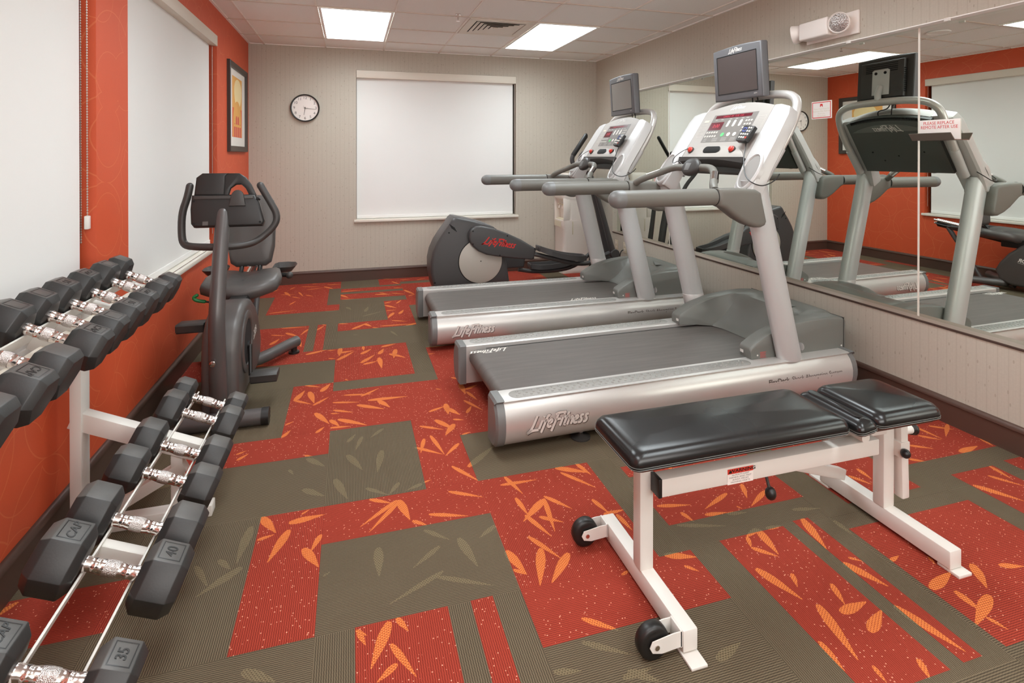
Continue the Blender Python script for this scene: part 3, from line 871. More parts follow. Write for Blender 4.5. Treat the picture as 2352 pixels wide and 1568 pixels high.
hand('minute_hand', 97, .104, .0022, .021, .014, M['darkprint'])
hand('second_hand', 320, .03, .0008, .0225, .02, M['darkprint'])
b = MB(); b.lathe([(.006, .018), (.006, .024)], M['darkprint'], 12, m); b.build('hub', ck)

pc = thing('framed_picture', 'black-framed abstract orange print on the orange wall near the corner', 'picture', (XL, 5.63, 1.80))
m = frame((0, 0, 0), (0, 1, 0), (0, 0, 1))
w, h = .415, .398
b = MB()
def rc(a, c, z): return [(-a, -c, z), (a, -c, z), (a, c, z), (-a, c, z)]
b.loft([rc(w, h, 0), rc(w, h, .024), rc(w - .006, h - .006, .03), rc(w - .05, h - .05, .022), rc(w - .052, h - .052, .006)], M['frameblack'], m, cap=False); b.build('frame', pc)
b = MB(); b.box((-w + .05, -h + .05, .002), (w - .05, h - .05, .007), M['mat'], mx=m); b.build('mat_board', pc)
m_y = simple('print_ochre', C(226, 168, 92), .7, 0, .12, 5); m_p = simple('print_orange', C(222, 110, 62), .7, 0, .06, 5); m_c = simple('print_cream', C(236, 214, 160), .7, 0, .06, 5); m_r = simple('print_rose', C(206, 92, 78), .7, 0, .06, 5)
b = MB()
b.box((-.235, -.265, .007), (.215, .285, .0076), m_p, mx=m)
b.box((-.235, .0, .0076), (.215, .285, .0078), m_y, mx=m)
def arch(cx, y0, wd, ht, z, mat):
    p = [(cx - wd, y0), (cx + wd, y0)] + [(cx + wd * math.cos(R(a)), y0 + ht + wd * math.sin(R(a))) for a in range(0, 181, 15)]
    b.prism(p, z, z + .0002, mat, m)
b.prism([(.02 + .17 * math.cos(R(a)), .17 + .17 * math.sin(R(a)) * (1.0 if a > 180 else .6)) for a in range(0, 360, 15)], .0078, .008, m_c, m)
arch(-.01, -.262, .19, .14, .008, m_y)
for cx in (-.13, -.045, .04, .125):
    arch(cx, -.262, .033, .09 if abs(cx) > .1 else .16, .0082, m_r)
for zz in (-.17, .0):
    b.box((-.19, zz, .0084), (.17, zz + .022, .0086), m_y, mx=m)
b.build('print', pc)

# ---------------------------------------------------------------- treadmill (local: x towards the mirror, y across, z up)
TW = .905                                     # overall width
def side_profile(y):
    """outline of the near side rail in (y, z); mirrored for the far one"""
    p = [(.132, .245), (.127, .250), (.022, .250), (.008, .246)]
    for k in range(1, 10):
        a = R(78 - 17.5 * k)
        p.append((.060 - .075 * math.cos(a), .140 + .108 * math.sin(a)))
    p += [(.075, .032), (.132, .032)]
    return p

def make_treadmill():
    root = thing('treadmill', 'x', 'treadmill', group=None)
    mir = lambda y, side: y if side == 0 else TW - y
    for side in (0, 1):
        prof = [(mir(a, side), b) for a, b in side_profile(0)]
        r = MB(); r.loft([[(x, a, b) for a, b in prof] for x in (.038, 2.09)], M['silver'])
        rail = r.build('side_rail', root, 35)
        c = MB()
        big = [(mir(.066 + (a - .066) * 1.03, side), .141 + (b - .141) * 1.03) for a, b in side_profile(0)]
        sm = [(mir(.066 + (a - .066) * .90, side), .141 + (b - .141) * .92) for a, b in side_profile(0)]
        c.loft([[(x, a, b) for a, b in q] for x, q in ((-.006, sm), (.004, big), (.040, big))], M['capgrey'])
        for zz in (.09, .19):
            c.lathe([(.006, 0), (.006, .002), (.003, .002)], M['chrome'], 10, frame((-.0055, mir(.06, side), zz), (0, 1, 0), (0, 0, 1)))
        c.build('end_cap', rail, 35)
        c = MB(); c.loft([[(x, a, b) for a, b in q] for x, q in ((2.088, big), (2.118, big), (2.132, sm))], M['capgrey']); c.build('front_cap', rail, 35)
        g = MB()
        cy = mir(.064, side); hw = .040
        st = [(.118 + hw * math.cos(R(a)), cy + hw * math.sin(R(a))) for a in range(90, 271, 15)] + [(1.40 + hw * math.cos(R(a)), cy + hw * math.sin(R(a))) for a in range(-90, 91, 15)]
        g.prism(st, .2495, .2525, M['striprubber'], None, .0015, 1)
        for row in (-1, 0, 1):
            for k in range(37):
                x = .118 + k * .0352 + (.0 if row != 0 else .012) + row * .006
                g.ball((x, cy + row * .022, .2523), (.0068, .0068, .0042), M['striprubber'], 8)
        g.build('grip_strip', rail, 50)
        if side == 0:
            t = MB()
            lm = frame((.305, -.0152, .137), (1, 0, 0), (0, 0, 1))
            script_logo(t, .285, M['darkprint'], lm @ T(.0015, -.0015, -.0006), .27, .22); script_logo(t, .285, M['white'], lm, .19, .22); t.build('logo', rail)
            t = MB(); fm = frame((1.50, -.0142, .158), (1, 0, 0), (0, 0, 1))
            t.text('FlexDeck', .036, M['darkprint'], fm, bold=.0007, align='LEFT')
            t.text("Shock Absorption System", .036, M['darkprint'], fm @ T(.156, 0, 0), align='LEFT', sx=.94)
            t.build('lettering', rail)
    # belt round its rear roller, deck beneath
    b = MB(); pr = []
    for k in range(0, 9): a = R(90 + 22.5 * k); pr.append((.098 + .046 * math.cos(a), .186 + .046 * math.sin(a)))
    pr += [(1.9, .140), (1.9, .232)]
    b.loft([[(x, y, z) for x, z in pr] for y in (.160, .745)], M['belt']); b.build('belt', root, 50)
    d = MB(); d.box((.16, .128, .195), (1.8, .162, .226), M['hole']); d.box((.16, .743, .195), (1.8, .777, .226), M['hole'])
    d.box((.14, .13, .06), (2.05, .775, .138), M['darkplastic']); d.lathe([(.03, 0), (.03, .645)], M['chrome'], 14, frame((.098, .13, .186), (0, 0, 1), (1, 0, 0)))
    d.build('deck', root)
    for x, y in ((.44, .06), (.44, .845), (1.9, .1), (1.9, .8)):
        l = MB(); l.lathe([(.048, 0), (.048, .006), (.02, .014), (.012, .02), (.012, .075)], M['darkplastic'], 24, T(x, y, 0)); l.lathe([(.014, .03), (.014, .045)], M['silver'], 12, T(x, y, 0)); l.build('levelling_foot', root)
    # motor hood: two toes beside the belt and a scooped middle
    toe = [(1.472, .252), (1.466, .300), (1.476, .318), (1.52, .342), (1.58, .372), (1.66, .398), (1.75, .417), (1.88, .431), (2.0, .434), (2.09, .428), (2.128, .422), (2.140, .412), (2.140, .238)]
    mid = [(1.725, .234), (1.735, .238), (1.755, .244), (1.79, .262), (1.825, .296), (1.855, .336), (1.885, .382), (1.925, .430), (2.0, .444), (2.09, .440), (2.128, .434), (2.140, .424), (2.140, .238)]
    ys = [.082, .086, .096, .13, .168, .176, .182, .215, .28, .36, .4525]
    wt = [0, 0, 0, 0, 0, .06, .5, .86, .97, 1.0, 1.0]
    rings = []
    for y, w in list(zip(ys, wt)) + [(TW - y, w) for y, w in list(zip(ys, wt))[-2::-1]]:
        e = min(y, TW - y)
        dz = -.012 if e <= .0825 else (-.004 if e <= .0865 else 0)
        ring = []
        for i, (a, b_) in enumerate(zip(toe, mid)):
            z = a[1] * (1 - w) + b_[1] * w + (dz if 0 < i < len(toe) - 1 else 0)
            ring.append((a[0] * (1 - w) + b_[0] * w, y, z))
        rings.append(ring)
    h = MB()
    h.loft(rings, M['midgrey'])
    hood = h.build('motor_hood', root, 38)
    h = MB()
    h.box((2.1405, .10, .245), (2.150, TW - .10, .405), M['midgrey'], .004)
    for k in range(46):
        if k in (22, 23): continue
        h.box((2.149, .128 + k * .0142, .352), (2.1515, .134 + k * .0142, .385), M['hole'])
    h.box((2.125, .080, .24), (2.1285, TW - .080, .424), M['darkplastic'])
    h.build('front_grille', hood)
    h = MB()
    for y in (.0815,):
        h.lathe([(.005, 0), (.004, .002), (.001, .002)], M['white'], 10, frame((1.512, y, .270), (1, 0, 0), (0, 0, 1)))
        h.lathe([(.005, 0), (.004, .002), (.001, .002)], M['white'], 10, frame((2.11, y, .262), (1, 0, 0), (0, 0, 1)))
    for yy in (.15, .755): h.box((1.4645, yy - .012, .272), (1.4665, yy + .012, .287), M['white'])
    fm = frame((1.548, .0817, .270), (1, 0, 0), (0, 0, 1))
    for q in range(5): h.box((-.018, -.001, 0), (.022 - .006 * (q % 2), .001, .0005), M['redlogo'], mx=fm @ T(0, .014 - q * .007, 0))
    h.build('sticker', hood)
    h = MB(); h.prism([(1.93, .30), (2.0, .30), (2.0, .46)], .4438, .4444, M['capgrey']); h.build('hood_badge', hood)
    # leaning uprights
    for side in (0, 1):
        y = mir(.052, side); rings = []
        for z in (.240, .40, .7, 1.0, 1.23):
            cx = 1.700 - .25 * (z - .25)
            rings.append([(cx + .076 * math.cos(R(a)), y + .048 * math.sin(R(a)), z) for a in range(0, 360, 12)])
        u = MB(); u.loft(rings, M['upright'])
        up = u.build('upright', root, 60)
        rings = []
        for z in (.335, .337, .418, .420):
            cx = 1.700 - .25 * (z - .25); k = 1.0 if z in (.335, .420) else 1.025
            rings.append([(cx + .076 * k * math.cos(R(a)), y + .048 * k * math.sin(R(a)), z) for a in range(0, 360, 12)])
        u = MB()
        if side == 1:
            u.loft(rings, M['lightsilver'])
            u.lathe([(.008, 0), (.008, .004)], M['hole'], 14, frame((1.700, mir(.052, 1) - .0485, .382), (1, 0, 0), (0, 0, 1)))
        else:
            u.lathe([(.022, 0), (.020, .004), (.001, .005)], M['lightsilver'], 20, frame((1.772, y - .010, .305), (0, 1, 0), (0, 0, 1)))
        u.build('collar', up)
    # handrails with flared brackets
    for side in (0, 1):
        y = mir(.004, side)
        hr = MB(); hr.tube([(.640, y, 1.152), (1.165, y, 1.152)], .0435, M['railgrey'], 24)
        rail = hr.build('handrail', root, 50)
        e = MB(); rr = [(.0445, .64), (.0445, .61)] + [(.0445 * math.cos(R(a)), .61 - .046 * math.sin(R(a))) for a in (20, 40, 60, 75, 86)]
        e.loft([[(x, y + q * math.cos(R(a)), 1.152 + q * math.sin(R(a))) for a in range(0, 360, 15)] for q, x in rr], M['capgrey']); e.build('end_cap', rail, 60)
        e = MB(); e.torus((0, 0, 0), .0435, .0022, M['hole'], 28, 6, frame((1.165, y, 1.152), (0, 1, 0), (0, 0, 1))); e.build('joint_ring', rail)
        p = [(1.166, 1.1955), (1.30, 1.1955), (1.40, 1.188), (1.434, 1.170), (1.445, 1.12), (1.460, 1.06), (1.470, 1.018), (1.460, .997), (1.435, .987), (1.40, .988), (1.345, 1.006), (1.287, 1.036), (1.24, 1.068), (1.20, 1.096), (1.166, 1.1085)]
        f = MB(); f.prism(p, -.044, .044, M['railgrey'], frame((0, y, 0), (1, 0, 0), (0, 0, 1)), .024, 4); f.build('bracket', rail, 60)
    # arched pulse bar with its round pod
    pb = MB()
    pts = [(1.205, .05, 1.185), (1.215, .075, 1.205), (1.30, .17, 1.262), (1.345, .25, 1.292), (1.352, .33, 1.296), (1.345, .43, 1.290), (1.345, .53, 1.292), (1.345, .62, 1.290), (1.315, .70, 1.262), (1.225, .83, 1.205), (1.215, .86, 1.182)]
    pb.tube(pts, .0215, M['railgrey'], 16, smooth=2)
    bar = pb.build('pulse_bar', root, 60)
    s = MB(); s.tube([(1.245, .105, 1.225), (1.30, .17, 1.262)], .0225, M['chrome'], 16); s.build('sensor_plate', bar)
    s = MB(); s.tube([(1.315, .70, 1.262), (1.26, .785, 1.227)], .0225, M['chrome'], 16); s.build('sensor_plate', bar)
    po = MB(); pm = frame((1.335, .425, 1.296), (0, -1, 0), (.45, 0, .9))
    po.lathe([(.02, -.034), (.052, -.028), (.070, -.010), (.074, .004), (.068, .014), (.050, .020), (.02, .023), (.001, .0235)], M['darkplastic'], 28, pm @ Matrix.Diagonal((1.05, .80, 1, 1)))
    pod = po.build('pod', bar, 50)
    po = MB()
    po.loft([[(x, y_, .0228) for x, y_ in ((-.030, -.030), (.012, -.030), (.016, .016), (-.034, .016))], [(x, y_, .026) for x, y_ in ((-.022, -.022), (.004, -.022), (.006, .006), (-.026, .006))]], M['capgrey'], pm)
    po.build('grip_button', pod)
    # console: sloping face with arched top
    O = Vector((1.490, 0, 1.343)); D = Vector((.205, 0, .312)).normalized(); NN = Vector((-D.z, 0, D.x))
    def F(u, v, w=0.0):
        p = O + D * v + NN * w
        return (p.x, u, p.z)
    UC = .4525
    def top(u): return .373 + .046 * max(0.0, 1 - ((u - UC) / .300) ** 2)
    us = [.152 + .601 * k / 24 for k in range(25)]
    fr = [(u, top(u)) for u in us]
    c = MB()
    face = [(.752, .0), (.152, .0)] + fr
    c.loft([[F(u, v, -.075) for u, v in face], [F(u, v, -.004) for u, v in face], [F(UC + (u - UC) * .993, .2 + (v - .2) * .99, 0) for u, v in face]], M['consolegrey'])
    con = c.build('console', root, 30)
    c = MB()                                  # dark back shell
    face2 = [(.770, -.045), (.135, -.045)] + [(u + (u - UC) * .05, v - .006) for u, v in fr]
    c.loft([[F(u, v, -.074) for u, v in face2], [F(u, v, -.10) for u, v in face2], [F(UC + (u - UC) * .95, .18 + (v - .18) * .93, -.112) for u, v in face2]], M['backgrey'])
    back = c.build('back_shell', con, 40)
    c = MB()
    band = [(u, .300) for u in (.73, .60, .4525, .30, .175)] + [(u, .300 + .060 * max(0, 1 - ((u - UC) / .28) ** 2)) for u in (.22, .30, .38, .4525, .53, .60, .68)]
    c.loft([[F(u, v, -.1115) for u, v in band], [F(u, v, -.1150) for u, v in band]], M['midgrey'])
    bm_ = frame(F(UC, .326, -.1155), (0, 1, 0), tuple(D))
    script_logo(c, .20, M['white'], bm_ @ T(0, 0, .0008), .14)
    for k in range(56):
        u = .195 + k * .0094
        v = .378 + .030 * max(0, 1 - ((u - UC) / .28) ** 2) - .008
        q = [F(u, v - .012, -.107), F(u + .005, v - .012, -.107), F(u + .005, v + .010, -.107), F(u, v + .010, -.107)]
        c.loft([q, [tuple(Vector(a) - NN * .006) for a in q]], M['hole'])
    for u, v in ((.26, .13), (.64, .13), (.33, .06), (.45, .10), (.57, .06), (.22, .22)):
        c.lathe([(.006, 0), (.006, .002)], M['hole'], 8, frame(F(u, v, -.1115), (0, 1, 0), tuple(D)))
    c.build('back_logo_band', back)
    # dark apron under the face
    c = MB()
    ap = [(.752, .004), (.152, .004), (.155, -.030)] + [(.155 + .594 * k / 12, -.030 + .022 * math.sin(math.pi * k / 12)) for k in range(1, 12)] + [(.749, -.030)]
    c.loft([[F(u, v, .020 if abs(v - .004) < 1e-6 else .012) for u, v in ap], [F(u, v, -.074) for u, v in ap]], M['darkplastic'])
    c.build('apron', con, 40)
    # lower shelf with stop buttons
    c = MB()
    sh = [(.680 - .42 * k / 16, .098 - .0005 * (k - 8) ** 2 + .0) for k in range(17)]
    lip = [(.735, .004), (.165, .004)]
    ledge = lip + [(.20, .045), (.262, .082)] + [(u, v) for u, v in sh][::-1] + [(.69, .07)]
    c.loft([[F(u, v, -.001) for u, v in ledge], [F(u, v, .010 if v < .05 else .003) for u, v in ledge], [F(UC + (u - UC) * .97, .05 + (v - .05) * .9, .012 if v < .05 else .005) for u, v in ledge]], M['consolegrey'])
    c.build('shelf', con, 40)
    c = MB()
    sl = [(.530 + .026 * math.cos(R(a)), .064 + .024 * math.sin(R(a))) for a in range(-90, 91, 15)] + [(.428 + .026 * math.cos(R(a)), .064 + .024 * math.sin(R(a))) for a in range(90, 271, 15)]
    c.loft([[F(u, v, .010) for u, v in sl], [F(UC + .027 + (u - UC - .027) * .92, .064 + (v - .064) * .86, .0125) for u, v in sl]], M['hole'])
    c.build('cable_slot', con, 40)
    for u in (.682, .292):
        s = MB(); sm_ = frame(F(u, .062, .008), (0, -1, 0), tuple(D)); s.lathe([(.019, 0), (.019, .010), (.015, .013), (.015, .019), (.011, .022), (.001, .023)], M['red'], 20, sm_)
        sb = s.build('stop_button', con)
        s = MB(); s.lathe([(.023, -.002), (.023, .006), (.021, .0065)], M['darkplastic'], 20, sm_); s.build('bezel', sb)
    # printed control panel
    fm = lambda u, v, w=.0012: frame(F(u, v, w), (0, -1, 0), tuple(D))
    def patch(mb, u0, u1, v0, v1, mat, w=.0012):
        q = [F(u1, v0, w), F(u0, v0, w), F(u0, v1, w), F(u1, v1, w)]
        mb.add(q, [(0, 1, 2, 3)], mat)
    k = MB(); patch(k, .250, .642, .126, .338, M['overlay'], .0008)
    kp = k.build('control_panel', con)
    k = MB(); patch(k, .296, .620, .308, .331, M['led'], .0014)
    k.text('CARDIO  FIT  12:35  0.00', .017, M['ledlit'], fm(.458, .3195, .0018)); patch(k, .513, .635, .219, .279, M['led'], .0014)
    k.text('0:00', .036, M['ledlit'], fm(.574, .249, .0018), shear=.1)
    k.build('display', kp)
    def dots(us_, vs_, r, mat):
        for u in us_:
            for v in vs_: k.lathe([(r, 0), (r * .9, .0014), (.0005, .0018)], mat, 12, fm(u, v, .0010))
    k = MB(); dots([.318 - i * .022 for i in range(3)], [.276, .250, .226, .203], .0078, M['offwhitetext']); k.build('number_pad', kp)
    k = MB(); dots([.626 - i * .0235 for i in range(5)], [.200, .171], .0085, M['offwhitetext']); k.build('program_pad', kp)
    for u in (.415, .362):
        k = MB(); dots([u], [.181], .0145, M['white']); k.build('round_button', kp)
    k = MB(); dots([.470], [.181], .0155, M['green']); k.build('start_button', kp)
    for u in (.467, .414, .360):
        k = MB()
        st = [(u + .010 * math.cos(R(a)), .277 + .010 * math.sin(R(a))) for a in range(0, 181, 20)] + [(u + .010 * math.cos(R(a)), .247 + .010 * math.sin(R(a))) for a in range(180, 361, 20)]
        k.loft([[F(a, b, .001) for a, b in st], [F(a, b, .003) for a, b in st]], M['white'])
        k.text('+', .012, M['darkprint'], fm(u, .277, .0034)); k.text('-', .014, M['darkprint'], fm(u, .247, .0034))
        k.build('rocker_button', kp)
    k = MB()
    for u0, u1, v0, v1 in ((.170, .232, .200, .304), (.668, .718, .285, .302), (.668, .718, .262, .272), (.668, .718, .238, .248), (.668, .718, .214, .224), (.668, .718, .190, .200), (.668, .718, .168, .178)):
        o = [F(u1, v0, .0012), F(u0, v0, .0012), F(u0, v1, .0012), F(u1, v1, .0012)]
        e = .002
        i_ = [F(u1 - e, v0 + e, .0012), F(u0 + e, v0 + e, .0012), F(u0 + e, v1 - e, .0012), F(u1 - e, v1 - e, .0012)]
        k.loft([o, i_], M['offwhitetext'], cap=False)
    for q in range(8):
        for w_ in range(5): patch(k, .176 + w_ * .011, .183 + w_ * .011, .210 + q * .011, .2125 + q * .011, M['offwhitetext'])
    patch(k, .672, .714, .287, .300, M['coolershade'])
    for q, wd in enumerate((.03, .05, .05, .045, .055)):
        for j in range(4): patch(k, .625 - q * .082 - wd, .625 - q * .082, .133 + j * .0075, .1345 + j * .0075, M['offwhitetext'])
    for u in (.600, .545, .467, .414, .360, .320): patch(k, u - .011, u + .011, .296, .300, M['offwhitetext'], .0013)
    k.build('printing', kp)
    k = MB(); script_logo(k, .115, M['white'], fm(.4525, .383, .0012), .15); k.build('logo', con)
    # silver arms either side, each with an oval bottle cup at its foot
    for side in (0, 1):
        c = MB()
        def S(u, v, w): return F(mir(u, side), v, w)
        rings = []
        for v, w0, w1, ui, uo in ((-.200, -.080, -.006, .118, .000), (-.185, -.095, .0, .126, -.004), (-.12, -.085, .002, .136, -.004), (-.03, -.075, .002, .150, -.002), (.15, -.075, .002, .151, .002), (.300, -.075, .002, .151, .010), (.352, -.072, .002, .151, .030), (.373, -.068, .0, .151, .095)):
            e = .012
            rings.append([S(ui, v, w0), S(ui, v, w1 - .002), S(ui - .002, v, w1), S(uo + e, v, w1), S(uo + e * .3, v, w1 - e * .3), S(uo, v, w1 - e), S(uo, v, w0 + e), S(uo + e, v, w0)])
        c.loft(rings, M['lightsilver'])
        arm = c.build('console_arm', root, 40)
        # cup: raised oval lip and a recessed grey bowl
        c = MB(); cu, cv, au, av = .062, -.082, .056, .104
        el_ = lambda k_, w: [S(cu + au * k_ * math.cos(R(a)), cv + av * k_ * math.sin(R(a)) , w) for a in range(0, 360, 12)]
        c.loft([el_(1.22, -.02), el_(1.20, .004), el_(1.14, .013), el_(1.04, .015), el_(.99, .010), el_(.965, .0035)], M['lightsilver'], cap=False)
        c.build('cup_rim', arm, 50)
        c = MB(); c.loft([el_(.985, .0085), el_(.94, .0042), el_(.5, .0034)], M['cupgrey']); c.build('cup', arm, 60)
    # tube hoop behind the console that carries the television
    hp = MB()
    half = [F(.075, -.04, -.103), F(.072, .10, -.103), F(.066, .25, -.100), F(.066, .36, -.084), F(.080, .435, -.068), F(.145, .485, -.062), F(.26, .503, -.060), F(.40, .508, -.060)]
    pts = half + [(p[0], TW - p[1], p[2]) for p in half[::-1]]
    hp.tube(pts, .0245, M['silver'], 18, smooth=2)
    hoop = hp.build('hoop_bar', root, 60)
    for s_ in (0, 1):
        hp = MB()
        a = F(.075, -.06, -.105); b_ = F(.070, .14, -.105)
        q = [(p[0], mir(p[1], s_), p[2]) for p in (a, b_)]
        hp.tube(q, .0275, M['lightsilver'], 16)
        hp.build('sleeve', hoop)
    # television
    tv = MB(); W2, Hh = .215, .164
    tm = frame((1.700, .475, 1.880), (0, -1, 0), (-.06, 0, 1))
    bow = lambda z: [(-W2, -Hh), (W2, -Hh), (W2, Hh)] + [(W2 - 2 * W2 * k / 10, Hh + .010 * math.sin(math.pi * k / 10)) for k in range(1, 10)] + [(-W2, Hh)]
    tv.prism(bow(0), -.052, 0, M['screengrey'], tm, .010, 3)
    tvo = tv.build('television', hoop, 40)
    tv2 = MB(); tv2.prism([(-.165, -.12), (.165, -.12), (.165, .135), (-.165, .135)], -.085, -.05, M['darkplastic'], tm, .012, 2)
    tv2.prism([(-.21, -.158), (.21, -.158), (.21, .160), (-.21, .160)], -.056, -.052, M['darkplastic'], tm, .003, 1)
    for q in range(5): tv2.box((-.12, .060 + q * .013, -.0865), (.12, .066 + q * .013, -.084), M['hole'], mx=tm)
    for q in range(12): tv2.box((.1655, -.09 + q * .014, -.080), (.1670, -.082 + q * .014, -.060), M['hole'], mx=tm)
    tv2.build('rear_housing', tvo)
    tv3 = MB(); tv3.box((-.172, -.118, -.001), (.172, .116, .0006), M['screen'], mx=tm)
    o_ = [(-.178, -.124), (.178, -.124), (.178, .122), (-.178, .122)]; i_ = [(-.172, -.118), (.172, -.118), (.172, .116), (-.172, .116)]
    tv3.loft([[(a, b_, .0015) for a, b_ in o_], [(a, b_, .0004) for a, b_ in i_]], M['hole'], tm, cap=False)
    tv3.build('display', tvo)
    tv4 = MB(); script_logo(tv4, .115, M['white'], tm @ T(0, .144, .0008), .15); tv4.text('HDTV', .010, M['white'], tm @ T(.155, -.140, .0008)); tv4.build('logo', tvo)
    tv5 = MB(); tv5.prism([(-.065, -.10), (.065, -.10), (.065, .07), (.05, .078), (-.05, .078), (-.065, .07)], -.092, -.085, M['lightsilver'], tm, .002, 1)
    for a in (-.035, .035): tv5.lathe([(.010, 0), (.010, .004), (.006, .004)], M['hole'], 14, tm @ T(a, .052, -.092) @ Matrix.Rotation(math.pi, 4, 'X'))
    tv5.tube([tuple(tm @ Vector((0, -.04, -.088))), tuple(tm @ Vector((0, -.12, -.12))), (1.815, .4525, 1.722)], .022, M['lightsilver'], 14, smooth=1)
    tv5.build('mount', tvo)
    tv6 = MB(); tv6.tube([tuple(tm @ Vector((.06, -.155, -.06))), tuple(tm @ Vector((.05, -.20, -.07))), tuple(tm @ Vector((-.02, -.21, -.085))), F(.5, .40, -.08)], .004, M['black'], 8, smooth=2)
    tv6.tube([tuple(tm @ Vector((.10, -.155, -.06))), tuple(tm @ Vector((.085, -.185, -.08))), F(.40, .41, -.08)], .004, M['black'], 8, smooth=2)
    tv6.build('cable', tvo)
    # safety cord from the far stop button
    s = MB(); s.tube([F(.682, .060, .032), F(.70, .03, .05), F(.74, -.03, .06), F(.73, -.075, .05), F(.63, -.06, .08), (1.335, .49, 1.285), (1.32, .43, 1.262), (1.335, .40, 1.264)], .0022, M['black'], 6, smooth=2); s.build('safety_cord', root)
    return root

def belt_logo(root, x, y, flip):
    t = MB(); script_logo(t, .215, M['mat'], frame((x, y, .2325), (1 if not flip else -1, 0, 0), (0, 1 if not flip else -1, 0)), .15)
    t.build('belt_logo', root)

tmA = make_treadmill()
tmB = copy_tree(tmA)
tmA.location = (.628, 2.385, 0); tmA.rotation_euler = (0, 0, R(1.5))
tag(tmA, 'silver treadmill beside the black weight bench, its front rail with a white logo', 'treadmill', 'pair of silver treadmills')
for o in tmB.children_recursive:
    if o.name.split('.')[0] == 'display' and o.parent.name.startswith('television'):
        o.data = o.data.copy(); o.data.materials[0] = M['screen_sheen']
tmB.location = (.535, 3.80, 0)
tag(tmB, 'silver treadmill between the elliptical trainer and the other treadmill', 'treadmill', 'pair of silver treadmills')
belt_logo(tmA, .155, .705, True)
belt_logo(tmB, 1.235, .215, False)

# wired remote in its cradle on each console
def remote(tm, label, gap):
    r = thing('remote_control', label, 'remote', group='wired remotes on the treadmill consoles')
    mw = Matrix.Translation(tm.location) @ Matrix.Rotation(tm.rotation_euler.z, 4, 'Z')
    O = Vector((1.490, 0, 1.343)); D = Vector((.205, 0, .312)).normalized(); NN = Vector((-D.z, 0, D.x))
    p = O + D * .150 + NN * .040; p.y = .208
    loc = frame((p.x, p.y, p.z), (0, -1, 0), tuple(D))
    mm = mw @ loc @ Matrix.Rotation(R(-6), 4, 'Z')
    r.matrix_world = mm
    b = MB(); b.prism([(-.046, -.05), (-.03, -.056), (.03, -.056), (.046, -.05), (.046, .048), (.04, .053), (-.04, .053), (-.046, .048)], -.020, .006, M['black'], None, .005, 2)
    b.box((-.03, -.02, -.029), (.03, .02, -.019), M['black']); b.build('body', r)
    k = MB(); k.box((-.036, -.050, .0055), (.036, .042, .0066), M['darkplastic'], .0005, 1)
    for i in range(4):
        for j in range(4):
            mt = M['white']
            if i < 2 and j > 1: continue
            if i == 3 and j == 0: mt = M['red']
            k.box((-.030 + i * .018, -.036 + j * .022, .006), (-.019 + i * .018, -.024 + j * .022, .009), mt, .002)
    for a in (45, 135, 225, 315):
        k.box((-.008, -.004, .006), (.008, .004, .0088), M['blue'], .001, mx=T(-.016, .022, 0) @ Matrix.Rotation(R(a), 4, 'Z') @ T(0, .013, 0))
    k.box((-.030, -.047, .006), (.0, -.044, .0066), M['white'])
    k.build('buttons', r)
    c = MB(); inv = loc.inverted()
    loc2 = (loc @ Matrix.Rotation(R(-6), 4, 'Z')).inverted()
    pts = [(p.x - .005, .195, p.z - .045)]
    Fp = lambda u, v, w: tuple((O + D * v + NN * w) + Vector((0, u, 0)))
    pts += [Fp(.175, .06, .018), Fp(.14, -.0, .026), Fp(.10, -.06, .028), Fp(.05, -.12, .030), Fp(-.004, -.155, .026), Fp(-.032, -.155, -.01), Fp(-.032, -.13, -.05), Fp(-.032, -.07, -.09), Fp(-.01, -.02, -.110)]
    c.tube([tuple(loc2 @ Vector(q)) for q in pts], .003, M['black'], 7, smooth=2); c.build('cord', r)
remote(tmA, 'black wired remote clipped on the console of the treadmill by the bench', 0)
remote(tmB, 'black wired remote clipped on the console of the treadmill by the elliptical trainer', 0)

# ---------------------------------------------------------------- weight bench
bn = thing('weight_bench', 'white steel weight bench with black padded seat on two rear wheels', 'weight bench', (1.38, 1.545, 0))
BO = T(-1.38, -1.545, 0)
def bb(mb, x0, x1, y0, y1, z0, z1, mat, bev=.004, mx=None):
    mb.box((x0, y0, z0), (x1, y1, z1), mat, bev, 2, BO if mx is None else BO @ mx)
W = M['whitepaint']
b = MB(); bb(b, .864, .910, 1.294, 1.800, .012, .072, W); bb(b, .862, .912, 1.252, 1.345, .0, .008, W, .002); b.build('rear_foot_tube', bn)
b = MB(); bb(b, 1.872, 1.924, 1.310, 1.830, .012, .072, W); bb(b, 1.876, 1.934, 1.285, 1.355, .0, .010, W, .002); bb(b, 1.874, 1.932, 1.79, 1.888, .0, .010, W, .002); b.build('front_foot_tube', bn)
b = MB(); bb(b, .860, .908, 1.519, 1.566, .070, .440, W, .006); b.build('rear_post', bn)
b = MB(); bb(b, 1.870, 1.922, 1.541, 1.588, .070, .430, W, .006); b.build('front_post', bn)
b = MB(); bb(b, .906, 1.765, 1.470, 1.518, .322, .378, W, .005); mb_ = b.build('beam', bn)
b = MB(); bb(b, .896, .908, 1.470, 1.518, .321, .379, M['black'], .002); b.build('end_plug', mb_)
